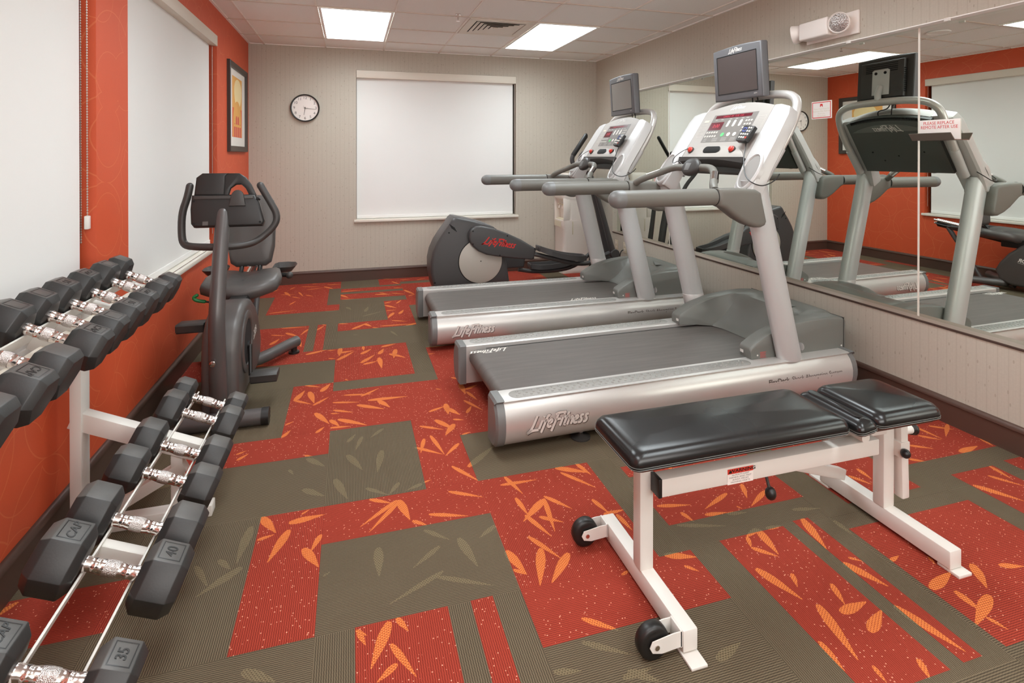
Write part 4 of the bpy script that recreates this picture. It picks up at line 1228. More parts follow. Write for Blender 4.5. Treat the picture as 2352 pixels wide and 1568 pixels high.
def wheel_set(y, s):
    """caster beside the rear tube: fork plates and a black wheel"""
    k = MB(); c = (.785, y, .047)
    mx = BO @ frame(c, (0, 0, 1), (1, 0, 0))
    k.lathe([(.012, -.018), (.030, -.018), (.040, -.017), (.046, -.012), (.047, 0), (.046, .012), (.040, .017), (.030, .018), (.028, .010), (.012, .010)], M['black'], 28, mx)
    w = k.build('wheel', bn, 50)
    k = MB()
    p = [(.862, .030), (.862, .072), (.835, .072), (.772, .064), (.764, .048), (.772, .033), (.800, .026)]
    for d in (-.026, .023):
        k.prism(p, d, d + .003, W, BO @ frame((0, y, 0), (1, 0, 0), (0, 0, 1)), .0008, 1)
    bb(k, .857, .863, y - .026, y + .026, .028, .074, W, .001)
    k.lathe([(.007, -.029), (.007, .029)], M['chrome'], 12, mx)
    k.build('wheel_bracket', bn)
wheel_set(1.322, 1); wheel_set(1.772, 1)
def pad(name, outline, z0, z1, lip=.028, mx=None):
    """upholstered cushion: outline polygon, rounded shoulders, stitched welt near the underside"""
    k = MB(); n = len(outline)
    cx = sum(p[0] for p in outline) / n; cy = sum(p[1] for p in outline) / n
    hx = max(abs(p[0] - cx) for p in outline); hy = max(abs(p[1] - cy) for p in outline)
    def rg(off, z):
        off = min(off, .72 * min(hx, hy))
        return [(cx + (p[0] - cx) * (1 - off / hx), cy + (p[1] - cy) * (1 - off / hy), z) for p in outline]
    h = z1 - z0
    prof = [(.030, z0 - .002), (.010, z0), (.003, z0 + .003), (.0005, z0 + .008), (.0025, z0 + .010), (.0, z0 + .013), (.0, z0 + h * .45), (.004, z0 + h * .66), (.012, z0 + h * .84), (.026, z0 + h * .95), (.045, z1 - .001), (.085, z1 + .003)]
    rings = [rg(o, z) for o, z in prof]
    rings.append([(cx + (p[0] - cx) * .08, cy + (p[1] - cy) * .08, z1 + .007) for p in outline])
    k.loft(rings, M['vinyl'], BO if mx is None else BO @ mx)
    o = k.build(name, bn, 70)
    k = MB()
    for zz in (.0095, .0155):
        p = [Vector(q) for q in rg(-.0006, z0 + zz)]
        k.tube([tuple(q) for q in p + [p[0]]], .0009, M['midgrey'], 5, mx=BO if mx is None else BO @ mx)
    k.build('stitching', o)
    return o
def rrect(x0, x1, y0, y1, r, n=6):
    out = []
    for cx, cy, a0 in ((x1 - r, y1 - r, 0), (x0 + r, y1 - r, 90), (x0 + r, y0 + r, 180), (x1 - r, y0 + r, 270)):
        out += [(cx + r * math.cos(R(a0 + 90 * k / n)), cy + r * math.sin(R(a0 + 90 * k / n))) for k in range(n + 1)]
    return out
pad('back_pad', rrect(.776, 1.578, 1.408, 1.688, .030), .446, .504)
pad('seat_pad', rrect(1.672, 1.968, 1.395, 1.668, .034), .450, .506)
# narrow wedge cushion tucked between the two, tilted down
k = MB(); wp = rrect(1.592, 1.674, 1.393, 1.668, .022)
mxw = T(1.633, 1.53, .462) @ Matrix.Rotation(R(-9), 4, 'Y') @ T(-1.633, -1.53, -.462)
pad('seat_wedge', wp, .444, .492, mx=mxw)
b = MB(); bb(b, .81, 1.56, 1.435, 1.66, .434, .4445, M['brown'], .002); bb(b, 1.69, 1.945, 1.42, 1.645, .436, .4485, M['brown'], .002); b.build('pad_board', bn)
b = MB(); bb(b, .90, 1.57, 1.528, 1.566, .392, .434, W); b.build('pad_bracket', bn)
b = MB(); b.tube([tuple(BO @ Vector(q)) for q in ((1.682, 1.452, .402), (1.682, 1.60, .402))], .017, W, 18); b.build('hinge_tube', bn)
b = MB(); bb(b, 1.60, 1.87, 1.528, 1.572, .352, .398, W); bb(b, 1.70, 1.90, 1.53, 1.58, .396, .432, W); b.build('seat_bracket', bn)
b = MB(); bb(b, 1.925, 1.960, 1.520, 1.556, .105, .400, W, .006, T(1.9425, 0, .4) @ Matrix.Rotation(R(-2), 4, 'Y') @ T(-1.9425, 0, -.4)); bb(b, 1.918, 1.962, 1.514, 1.560, .262, .318, W, .003); bb(b, 1.940, 1.957, 1.53, 1.55, .38, .43, W, .003); ap_ = b.build('adjustment_tube', bn)
b = MB(); b.tube([tuple(BO @ Vector(q)) for q in ((1.932, 1.516, .288), (1.926, 1.508, .287))], .006, M['chrome'], 10); b.ball(tuple(BO @ Vector((1.924, 1.502, .286))), .0165, M['black'], 16); b.build('pull_knob', bn)
b = MB(); b.tube([tuple(BO @ Vector(q)) for q in ((1.955, 1.548, .345), (2.018, 1.556, .336))], .016, W, 16); b.build('pin_sleeve', bn)
b = MB(); b.ball(tuple(BO @ Vector((2.034, 1.558, .333))), (.018, .021, .021), M['black'], 16); b.tube([tuple(BO @ Vector(q)) for q in ((2.014, 1.556, .336), (2.028, 1.557, .334))], .019, M['black'], 16); b.build('pull_knob', bn)
b = MB(); b.tube([tuple(BO @ Vector(q)) for q in ((1.305, 1.494, .325), (1.312, 1.480, .270))], .005, M['darkplastic'], 8); b.ball(tuple(BO @ Vector((1.313, 1.478, .262))), (.0175, .0175, .021), M['black'], 16); b.build('lever_knob', bn)
b = MB(); st = Vector((1.40, 1.545, .322)); en = Vector((1.845, 1.70, .118))
d = (en - st).normalized(); mx = frame(st, d, Vector((0, 0, 1)).cross(d)); b.box((0, -.018, -.02), ((en - st).length, .018, .02), W, .004, 2, BO @ mx); b.build('strut', bn)
# warning sticker on the beam
lm = BO @ frame((1.189, 1.4695, .347), (1, 0, 0), (0, 0, 1)) @ Matrix.Diagonal((1.42, 1.0, 1.0, 1.0))
b = MB(); b.box((-.034, -.0245, 0), (.034, .0245, .0004), M['plate'], mx=lm); b.box((-.034, .0085, .0004), (.034, .0245, .0006), M['red'], mx=lm)
b.text('WARNING', .0145, M['black'], lm @ T(.006, .0165, .0007), bold=.0004, sx=.98)
b.prism([(-.032, .011), (-.022, .011), (-.027, .022)], .0006, .0008, M['black'], lm)
for q, s in enumerate(('ALWAYS KEEP', 'HANDS AND FEET', 'AWAY FROM', 'MOVING PARTS')):
    b.text(s, .0072, M['darkprint'], lm @ T(0, .004 - q * .0075, .0006))
b.build('warning_label', bn)

# ---------------------------------------------------------------- dumbbell rack and dumbbells
TA = R(24)
AX = Vector((math.cos(TA), 0, -math.sin(TA))); NZ = Vector((math.sin(TA), 0, math.cos(TA)))
LO = (-.580, .322); UO = (-.836, .849)         # lower and upper tier centres (x, z)
def tier(o):
    return Matrix(((AX.x, 0, NZ.x, o[0]), (0, 1, 0, 0), (AX.z, 0, NZ.z, o[1]), (0, 0, 0, 1)))
rk = thing('dumbbell_rack', 'white two-tier dumbbell rack standing along the orange wall', 'rack', (-.8, 1.6, 0))
RO = T(.8, -1.6, 0)
def rbar(mb, p, q, w, h, up=(0, 0, 1), bev=.003):
    p, q = Vector(p), Vector(q); d = (q - p).normalized(); s = Vector(up).cross(d).normalized()
    mb.box((0, -w / 2, -h / 2), ((q - p).length, w / 2, h / 2), W, bev, 2, RO @ frame(p, d, s))
for y in (2.335, .62):
    b = MB(); b.box((-.957, y - .033, .0), (-.920, y + .036, .80), W, .004, 2, RO); b.build('post', rk)
    b = MB(); m1 = tier(LO)
    a0 = m1 @ Vector((-.385, y, -.060)); a1 = m1 @ Vector((.075, y, -.060)); rbar(b, a0, a1, .05, .062); b.build('tier_arm', rk)
    b = MB(); m1 = tier(UO)
    a0 = m1 @ Vector((-.125, y, -.100)); a1 = m1 @ Vector((.06, y, -.100)); rbar(b, a0, a1, .05, .05); b.build('tier_arm', rk)
    b = MB(); b.box((-.957, y - .028, 0), (-.505, y + .028, .042), W, .004, 2, RO); b.build('foot', rk)
    b = MB(); rbar(b, (-.92, y, .03), (-.60, y, .20), .042, .042); b.build('brace', rk)
    b = MB(); b.box((-.645, y - .02, .03), (-.605, y + .02, .255), W, .004, 2, RO); b.build('leg', rk)
for o, y1, xs in ((LO, 2.70, (-.058, .056)), (UO, 2.72, (-.050, .042))):
    m1 = RO @ tier(o)
    for x in xs:
        b = MB(); b.box((x - .003, .50, -.056), (x + .003, y1, -.0185), W, .001, 1, m1); b.build('rail', rk)
    for y in ((1.742, 2.335, 1.10) if o is LO else (1.785, 1.96, 2.11, 2.34, 1.2)):
        b = MB(); b.box((xs[0], y - .016, -.052), (xs[1], y + .016, -.034), W, .002, 1, m1); b.box((xs[0], y - .018, -.078), (xs[1], y - .014, -.034), W, .001, 1, m1); b.build('cross_plate', rk)
m1 = RO @ tier(UO)
b = MB(); b.box((-.02, .5, -.085), (.02, 2.6, -.058), M['cream'], .003, 1, m1); b.build('stiffener', rk)

def hexring(x, s, R_):
    return [(x, R_ * s * math.cos(R(60 * k)), R_ * s * math.sin(R(60 * k))) for k in range(6)]
def dumbbell(o, y, flat, hl, half, txtR, txtL, label, tierword, rdir, recess=True):
    d = thing('dumbbell', label, 'dumbbell', group='hex dumbbells on the ' + tierword)
    d.matrix_world = tier(o) @ T(0, y, 0)
    h = MB(); hx = half + .012
    prof = [(.0118, -hx), (.0172, -half), (.0174, -half + .007), (.0158, -half + .014), (.0151, -half + .020), (.0153, -half + .026), (.0158, -half + .027), (.0160, -half + .033), (.0150, -half + .034), (.0166, -half + .046)]
    full = prof + [(.0180, 0)] + [(r, -z) for r, z in prof[::-1]]
    h.lathe(full, M['chrome'], 20, frame((0, 0, 0), (0, 1, 0), (0, 0, 1)))
    ho = h.build('handle', d, 60)
    g = MB(); g.lathe([(.0167, -half + .050), (.0176, -.012), (.0183, 0), (.0176, .012), (.0167, half - .050)], M['knurl'], 20, frame((0, 0, 0), (0, 1, 0), (0, 0, 1)) @ Matrix.Diagonal((1.012, 1.012, 1, 1))); g.build('grip', ho, 60)
    Rr = flat / math.sqrt(3)
    for sgn, tx in ((1, txtR), (-1, txtL)):
        bm = bmesh.new(); rings = []
        for x, s in ((half - .002, .74), (half + .016, 1.0), (half + hl * .80, 1.0), (half + hl, .80)):
            rings.append([bm.verts.new((sgn * x, p[1], p[2])) for p in hexring(x, s, Rr)])
        for a, c in zip(rings, rings[1:]):
            for k_ in range(6): bm.faces.new((a[k_], a[(k_ + 1) % 6], c[(k_ + 1) % 6], c[k_]))
        bm.faces.new(rings[0][::-1]); bm.faces.new(rings[-1])
        bmesh.ops.recalc_face_normals(bm, faces=bm.faces)
        bmesh.ops.bevel(bm, geom=list(bm.edges), offset=.0022, segments=2, affect='EDGES', profile=.5, clamp_overlap=True)
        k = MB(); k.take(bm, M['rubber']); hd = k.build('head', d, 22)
        if tx:
            k = MB(); zt = flat / 2; xc = sgn * (half + .016 + (hl * .80 - .016) / 2); aw = (hl * .80 - .016) / 2 * .80; ah = Rr / 2 * .78
            mx = frame((xc, 0, zt), (0, rdir, 0), (-rdir, 0, 0))
            oo = [(-ah, -aw), (ah, -aw), (ah, aw), (-ah, aw)]; q = .0022
            ii = [(a - math.copysign(q, a), c - math.copysign(q, c)) for a, c in oo]
            k.loft([[(a, c, .0003) for a, c in oo], [(a, c, .0009) for a, c in ii], [(a * .985, c * .985, .0003) for a, c in ii]], M['black'], mx, cap=False)
            if tx != '-':
                k.text(tx, aw * (1.35 if tx.isdigit() else 1.1), M['black'], mx @ T(0, 0, .0004), shear=.25 if not tx.isdigit() else 0, depth=.0006, bold=.0004)
            k.build('embossed_mark', hd)
    return d
lower = [
    (1.307, .132, .092, '35', 'CAP', 'black hex dumbbell stamped 35 on the lower tier, next to the camera end'),
    (1.610, .139, .106, '40', 'CAP', 'black hex dumbbell stamped 40 on the lower tier, paired with an unmarked one'),
    (1.784, .136, .102, '', '', 'unmarked black hex dumbbell on the lower tier, touching the one stamped 40'),
    (2.020, 0.116, .096, '', '', 'unmarked black hex dumbbell on the lower tier, fourth from the bike end'),
    (2.193, .130, .092, '', '', 'unmarked black hex dumbbell on the lower tier, third from the bike end'),
    (2.450, .126, .086, '', '', 'black hex dumbbell with chalky, lightened top, second from the bike end of the lower tier'),
    (2.592, .118, .080, '', '', 'small black hex dumbbell at the bike end of the lower tier'),
]
for y, fl_, hl, a, c, lb in lower:
    dumbbell(LO, y, fl_, hl, .067, a, c, lb, 'lower tier', 1)
upper = [
    (2.632, 0.112, .078, '', '', 'small black hex dumbbell at the bike end of the upper tier'),
    (2.490, 0.120, .082, '-', '-', 'black hex dumbbell with framed recess, second from the bike end of the upper tier'),
    (2.318, 0.122, .084, 'CAP', 'CAP', 'black hex dumbbell with stamped script logo, third from the bike end of the upper tier'),
    (2.163, 0.122, .088, '15', '15', 'black hex dumbbell stamped 15 on the upper tier'),
    (2.020, 0.116, .090, '-', '-', 'black hex dumbbell with framed recess, fifth from the bike end of the upper tier'),
    (1.888, 0.110, .096, 'CAP', '-', 'black hex dumbbell with script logo, sixth from the bike end of the upper tier'),
    (1.690, 0.120, .092, '', '', 'plain black hex dumbbell, seventh from the bike end of the upper tier, above the post'),
    (1.552, 0.116, .098, 'CAP', 'CAP', 'black hex dumbbell with script logo, eighth from the bike end of the upper tier'),
    (1.385, 0.126, .098, '', '', 'black hex dumbbell cut off by the photo edge on the upper tier'),
]
for y, fl_, hl, a, c, lb in upper:
    dumbbell(UO, y, fl_, hl, .059, a, c, lb, 'upper tier', -1)

# ---------------------------------------------------------------- recumbent bike (axis along y, front towards the camera)
bk_ = thing('exercise_bike', 'dark grey recumbent exercise bike beside the orange wall past the dumbbell rack', 'exercise bike', (-.64, 3.6, 0))
KO = T(.64, -3.6, 0); XB = -.638
def kp_(pts): return [tuple(KO @ Vector(p)) for p in pts]
G, GB = M['bike'], M['bikebody']
b = MB(); b.tube(kp_([(-.86, 3.03, .042), (-.43, 3.03, .042)]), .040, G, 20); fs = b.build('front_stabilizer', bk_)
for x0, x1 in ((-.90, -.855), (-.435, -.400)):
    b = MB(); b.tube(kp_([(x0, 3.03, .042), (x1, 3.03, .042)]), .0425, M['black'], 20); b.build('end_cap', fs)
b = MB(); b.tube(kp_([(XB, 3.085, .05), (XB, 3.045, .28), (XB, 3.02, .50), (XB, 3.025, .60), (XB, 3.09, .82), (XB, 3.175, 1.065)]), [.044, .041, .038, .037, .036, .035], G, 22, smooth=2, round_end=True); col_ = b.build('column', bk_, 60)
b = MB(); b.lathe([(.014, 0), (.014, .006), (.008, .008), (.001, .008)], M['chrome'], 14, KO @ frame((XB - .012, 2.992, .345), (1, 0, 0), (0, 0, 1))); b.build('bolt', col_)
# body shroud
sh = [(3.07, .06), (3.07, .36), (3.10, .46), (3.17, .525), (3.27, .560), (3.38, .563), (3.50, .535), (3.62, .47), (3.72, .385), (3.80, .28), (3.84, .20), (3.80, .10), (3.70, .06)]
b = MB(); b.prism(sh, -.088, .088, GB, KO @ frame((XB, 0, 0), (0, 1, 0), (0, 0, 1)), .035, 4); body = b.build('body_shroud', bk_, 45)
for sx in (1, -1):
    b = MB(); b.lathe([(.165, 0), (.165, .008), (.145, .014), (.125, .010), (.120, .002)], GB, 36, KO @ frame((XB + sx * .087, 3.31, .345), (0, sx, 0), (0, 0, 1))); b.build('crank_cover', body)
    b = MB(); b.lathe([(.119, .003), (.118, .006)], M['hole'], 36, KO @ frame((XB + sx * .087, 3.31, .345), (0, sx, 0), (0, 0, 1))); b.build('crank_recess', body)
lmx = KO @ frame((XB + .0884, 3.535, .312), (0, .978, .21), (0, -.21, .978))
b = MB(); b.text('PRECOR', .050, M['white'], lmx, bold=.0018); b.box((-.095, -.029, -.0004), (.095, -.0255, .0002), M['offwhitetext'], mx=lmx); b.build('logo', body)
# cranks and pedals
hub = Vector((XB, 3.31, .325))
for sx, dz, dy, px in ((1, -.15, -.06, -.450), (-1, .125, .02, -.822)):
    b = MB(); xx = XB + sx * .105; e = Vector((xx + sx * .012, hub.y + dy, hub.z + dz))
    b.tube(kp_([(xx - sx * .02, hub.y, hub.z), (xx, hub.y, hub.z)]), .02, M['black'], 12); b.tube(kp_([(xx, hub.y, hub.z), tuple(e)]), [.015, .012], M['black'], 12, flat=.8); c_ = b.build('crank_arm', bk_)
    b = MB(); b.tube(kp_([tuple(e), (px, e.y, e.z)]), .006, M['chrome'], 10)
    pr = [(-.055, -.022), (.05, -.022), (.062, -.006), (.062, .008), (.052, .012), (-.05, .020), (-.06, .012)]
    b.prism(pr, -.068, .068, M['darkplastic'], KO @ frame((px, e.y, e.z), (0, 1, 0), (0, 0, 1)), .005, 2)
    b.box((px - .066, e.y - .052, e.z - .030), (px + .066, e.y + .045, e.z - .020), M['black'], .004, 2, KO); b.build('pedal', bk_)
# seat rail, rear leg and rear stabilizer
b = MB(); b.tube(kp_([(XB, 3.45, .455), (XB, 4.45, .600)]), .034, M['black'], 4, mx=None); b.box((XB - .052, 3.50, .440), (XB + .052, 3.80, .520), M['black'], .008, 2, KO); b.box((XB - .048, 3.40, .47), (XB + .048, 3.62, .528), M['black'], .008, 2, KO); b.build('seat_rail', bk_)
b = MB(); b.box((-.03, -.014, -.012), (.03, .014, .012), M['chrome'], .003, 2, KO @ T(XB, 4.46, .605)); b.tube(kp_([(XB - .03, 3.7, .535), (XB - .03, 4.47, .642)]), .012, M['chrome'], 12); b.tube(kp_([(XB + .03, 3.7, .535), (XB + .03, 4.47, .642)]), .012, M['chrome'], 12); b.build('slide_track', bk_)
b = MB(); b.tube(kp_([(XB, 4.34, .57), (XB, 4.00, .06)]), .024, G, 14); b.tube(kp_([(XB, 3.7, .055), (XB, 4.0, .055)]), .03, G, 14); b.build('rear_leg', bk_)
b = MB(); b.tube(kp_([(-.92, 4.09, .075), (-.86, 4.02, .072), (-.77, 3.86, .074), (XB - .05, 3.76, .075), (XB + .05, 3.76, .075), (-.505, 3.86, .074), (-.43, 4.00, .072), (-.362, 4.09, .075)]), .037, G, 18, smooth=2); rs_ = b.build('rear_stabilizer', bk_, 60)
for x in (-.905, -.378):
    b = MB(); b.lathe([(.036, 0), (.036, .012), (.02, .016), (.02, .06)], M['black'], 18, KO @ T(x, 4.07, 0)); b.build('foot', rs_)
# seat
b = MB()
pf = [(-.215, -.16), (-.12, -.205), (0, -.215), (.12, -.205), (.215, -.16), (.225, .0), (.20, .15), (.10, .19), (0, .19), (-.10, .19), (-.20, .15), (-.225, .0)]
def seat_ring(k, z, dip): return [(p[0] * k, p[1] * k, z + dip * (1 - abs(p[0]) / .225)) for p in pf]
b.loft([seat_ring(.86, -.03, -.04), seat_ring(.98, -.01, -.042), seat_ring(1.0, .022, -.04), seat_ring(.97, .045, -.038), seat_ring(.86, .058, -.034), seat_ring(.5, .046, -.026), seat_ring(.1, .036, -.02)], GB, KO @ T(XB - .012, 3.82, .560) @ Matrix.Rotation(R(4), 4, 'X'))
b.build('seat', bk_, 60)
b = MB()
br = [(-.125, -.22), (-.09, -.245), (.09, -.245), (.125, -.22), (.145, -.12), (.148, .05), (.135, .19), (.10, .232), (-.10, .232), (-.135, .19), (-.148, .05), (-.145, -.12)]
mbk = KO @ T(XB, 4.045, .868) @ Matrix.Rotation(R(-9), 4, 'X')
def br_ring(k, y): return [(p[0] * k, y, p[1] * k) for p in br]
b.loft([br_ring(.8, .045), br_ring(.97, .03), br_ring(1.0, .008), br_ring(.97, -.022), br_ring(.86, -.034), br_ring(.4, -.026), br_ring(.1, -.024)], GB, mbk); b.build('backrest', bk_, 60)
b = MB()
for x in (-.055, .055): b.tube(kp_([(XB + x, 3.90, .55), (XB + x, 3.985, .60), (XB + x, 4.035, .70)]), .014, M['black'], 10, smooth=1)
b.build('backrest_bracket', bk_)
# side trays and grips
for sx, cx in ((1, -.46), (-1, -.845)):
    b = MB()
    tp = [(0, -.10), (.07, -.095), (.095, -.06), (.10, .02), (.085, .09), (.03, .115), (-.03, .11), (-.05, .06), (-.05, -.07)]
    rg = lambda k, z: [(sx * p[0] * k, p[1] * k, z) for p in tp]
    b.loft([rg(.72, -.035), rg(.97, -.004), rg(1.0, .004), rg(.96, .004), rg(.70, -.028)], M['darkplastic'], KO @ T(cx, 4.10, .605)); b.build('side_tray', bk_, 50)
    b = MB(); b.tube(kp_([(XB + sx * .10, 4.0, .565), (XB + sx * .19, 4.0, .560), (XB + sx * .225, 3.99, .558)]), .016, M['black'], 12, smooth=1); b.ball(tuple(KO @ Vector((XB + sx * .240, 3.985, .557))), .024, M['darkplastic'], 14); b.build('side_grip', bk_)
b = MB(); b.tube(kp_([(XB - .06, 3.72, .47), (-.80, 3.70, .475), (-.845, 3.69, .487)]), .006, M['black'], 8, smooth=1); b.build('lever', bk_)
b = MB(); b.tube(kp_([(-.845, 3.69, .487), (-.89, 3.685, .497), (-.905, 3.685, .515), (-.885, 3.685, .528)]), .0105, M['greengrip'], 10, smooth=2, round_end=True); b.build('lever_grip', bk_)
# handlebar
b = MB(); b.tube(kp_([(-.803, 3.215, 1.205), (-.812, 3.21, 1.15), (-.838, 3.205, 1.065), (-.838, 3.20, .95), (-.825, 3.19, .905), (-.78, 3.165, .896), (XB, 3.125, .894), (-.52, 3.15, .897), (-.465, 3.19, .918), (-.392, 3.20, .986), (-.380, 3.205, 1.045), (-.414, 3.21, 1.110), (-.466, 3.215, 1.205)]), .0185, M['darkplastic'], 14, smooth=2, round_end=True); b.build('handlebar', bk_, 60)
# console seen from behind
mc = KO @ frame((-.612, 3.150, 0), (1, 0, 0), (0, .26, .966))
def cz(z): return z / .966
po = [(-.155, .985), (.165, .985), (.172, 1.01), (.128, 1.155), (.075, 1.245), (.045, 1.268), (-.130, 1.268), (-.158, 1.245), (-.172, 1.10), (-.172, 1.01)]
b = MB()
ol = [(p[0], (p[1] - 1.1)) for p in po]
mcc = KO @ T(-.612, 3.215, 1.1) @ Matrix.Rotation(R(-10), 4, 'X') @ frame((0, 0, 0), (1, 0, 0), (0, 0, 1))
low = [(-.155, -.115), (.165, -.115), (.175, -.09), (.150, .0), (.128, .052), (-.172, .052), (-.176, -.02), (-.170, -.095)]
b.prism(low, 0, .06, M['black'], mcc, .012, 3)
b.prism([(-.165, .050), (-.02, .050), (-.02, .150), (-.005, .168), (-.13, .168), (-.158, .145)], .008, .045, M['black'], mcc, .012, 3)
arch_o = [(-.04, .168), (.045, .168), (.078, .145), (.105, .105), (.130, .050), (.095, .050), (.078, .085), (.055, .108), (.03, .108), (.005, .088), (-.004, .050), (-.04, .050)]
b.prism(arch_o, .008, .040, M['black'], mcc, .007, 2); b.build('console', bk_, 40)
b = MB(); b.prism([(.005, -.01)] + [(.045 + .032 * math.cos(R(a)), .035 + .040 * math.sin(R(a))) for a in range(180, -1, -20)] + [(.085, -.01)], .055, .075, M['darkplastic'], mcc, .006, 2)
b.box((-.115, -.105, .0595), (-.09, -.085, .0615), M['bikebody'], .0, mx=mcc)
for a, c in ((-.16, .02), (.14, .03), (.155, -.095), (-.155, -.095)): b.lathe([(.006, .0), (.006, .061)], M['hole'], 10, mcc @ T(a, c, 0.0005))
b.box((-.16, .028, .058), (.12, .046, .064), M['darkplastic'], .003, mx=mcc); b.build('console_back', bk_)

# ---------------------------------------------------------------- elliptical trainer (axis along x)
et = thing('elliptical_trainer', 'charcoal elliptical trainer with round beige side cover and red logo behind the treadmills', 'elliptical trainer', (1.6, 5.4, 0))
EO = T(-1.6, -5.4, 0); EB = M['ellbody']
def ep(pts): return [tuple(EO @ Vector(p)) for p in pts]
def eplane(y): return EO @ frame((0, y, 0), (1, 0, 0), (0, 0, 1))     # local z points to -y
hs = [(.800, .0), (.752, .12), (.728, .24), (.726, .36), (.745, .45), (.785, .54), (.845, .63), (.895, .695), (.930, .752), (.958, .775), (.990, .772), (1.10, .748), (1.23, .712), (1.345, .668), (1.385, .635), (1.40, .56), (1.44, .44), (1.478, .30), (1.503, .14), (1.512, .0)]
b = MB(); b.prism(hs, -.32, 0, EB, eplane(5.2), .030, 4); hb = b.build('housing', et, 40)
b = MB()
for i in range(4):
    m_ = eplane(5.2) @ T(.918 + .014 * i, .690 - .010 * i, .0008) @ Matrix.Rotation(R(-62), 4, 'Z')
    b.box((-.026, -.0032, 0), (.026, .0032, .0012), M['hole'], .001, 1, m_)
for x, z in ((.90, .63), (.765, .16), (1.36, .645)): b.lathe([(.008, .0008), (.007, .003)], M['hole'], 12, eplane(5.2) @ T(x, z, 0))
b.build('vent_slots', hb)
b = MB(); b.lathe([(.213, -.001), (.213, .010), (.207, .013), (.01, .014)], M['disc'], 56, eplane(5.2) @ T(1.208, .345, 0)); b.lathe([(.006, .0135), (.005, .016)], M['hole'], 10, eplane(5.2) @ T(1.208, .345, 0)); b.build('side_disc', et, 40)
b = MB(); b.torus((0, 0, 0), .216, .004, M['hole'], 56, 6, eplane(5.198) @ T(1.208, .345, 0)); b.build('disc_rim', hb)
def arm_cover(y, dx, dz, ang, name):
    m_ = eplane(y) @ T(1.17 + dx, .585 + dz, 0) @ Matrix.Rotation(R(ang), 4, 'Z') @ T(-1.17, -.585, 0)
    p = [(1.078, .585), (1.082, .630), (1.105, .668), (1.145, .692), (1.20, .693), (1.32, .665), (1.46, .612), (1.60, .545), (1.745, .455), (1.752, .440), (1.728, .350), (1.715, .342), (1.55, .362), (1.36, .392), (1.25, .415), (1.17, .452), (1.115, .502), (1.085, .545)]
    b = MB(); b.prism(p, -.030, .030, EB, m_, .018, 4); o = b.build(name, et, 40)
    return o, m_
oa, ma = arm_cover(5.145, 0, 0, 0, 'link_arm_cover')
b = MB(); script_logo(b, .310, M['redlogo'], ma @ T(1.385, .522, .0308) @ Matrix.Rotation(R(-12), 4, 'Z'), .16); b.build('logo', oa)
b = MB()
for x, z in ((1.115, .648), (1.115, .525), (1.455, .590), (1.735, .452), (1.720, .362), (1.38, .405)): b.lathe([(.008, .0295), (.007, .0315)], M['hole'], 10, ma @ T(x, z, 0))
b.build('screws', oa)
ob, mb2 = arm_cover(5.600, .02, -.235, 7, 'link_arm_cover')
def pedal(y, pts_c, bar):
    """curved foot tray with a raised rim on its tubular arm"""
    b = MB(); b.tube(ep(bar), .022, EB, 14, smooth=2); a = b.build('pedal_arm', et, 60)
    b = MB(); (x0, z0), (xm, zm), (x1, z1) = pts_c
    rings = []
    for k in range(13):
        t = k / 12; x = x0 + (x1 - x0) * t
        z = (1 - t) ** 2 * z0 + 2 * t * (1 - t) * zm + t * t * z1
        w = .095 * (1 if 1 < k < 11 else (.86 if k in (1, 11) else .62))
        hL = .052
        rings.append([(x, y - w, z + hL), (x, y - w, z), (x, y + w, z), (x, y + w, z + hL), (x, y + w - .012, z + hL), (x, y + w - .016, z + .012), (x, y - w + .016, z + .012), (x, y - w + .012, z + hL)])
    b.loft([[tuple(EO @ Vector(q)) for q in r] for r in rings], EB)
    for e in (0, -1):
        r = rings[e]; x = r[0][0]; s_ = 1 if e else -1
        b.box((min(x, x + s_ * .012), r[0][1], r[1][2]), (max(x, x + s_ * .012), r[3][1], r[0][2]), EB, .004, 2, EO)
    b.build('pedal', a, 50)
pedal(5.12, ((1.775, .430), (1.95, .325), (2.255, .315)), [(1.70, 5.14, .405), (1.85, 5.14, .365), (2.02, 5.14, .315), (2.20, 5.15, .270), (2.34, 5.16, .268), (2.46, 5.18, .315), (2.58, 5.20, .355)])
pedal(5.665, ((1.865, .150), (2.05, .118), (2.36, .185)), [(1.72, 5.62, .150), (1.90, 5.64, .110), (2.2, 5.65, .105), (2.40, 5.64, .150), (2.58, 5.62, .30)])
b = MB(); b.tube(ep([(1.45, 5.36, .05), (2.72, 5.36, .05)]), .035, EB, 14); b.tube(ep([(2.62, 5.14, .04), (2.62, 5.60, .04)]), .038, EB, 14); b.build('base_frame', et)
b = MB(); b.tube(ep([(2.66, 5.36, .05), (2.62, 5.36, .45), (2.50, 5.36, .95), (2.38, 5.36, 1.28)]), .042, EB, 16, smooth=1); b.build('front_column', et, 60)
b = MB(); b.prism([(-.14, -.10), (.14, -.10), (.15, .08), (.10, .12), (-.10, .12), (-.15, .08)], -.02, .035, EB, EO @ frame((2.37, 5.36, 1.30), (0, -1, 0), (.45, 0, .89)), .015, 3); b.build('console', et, 40)
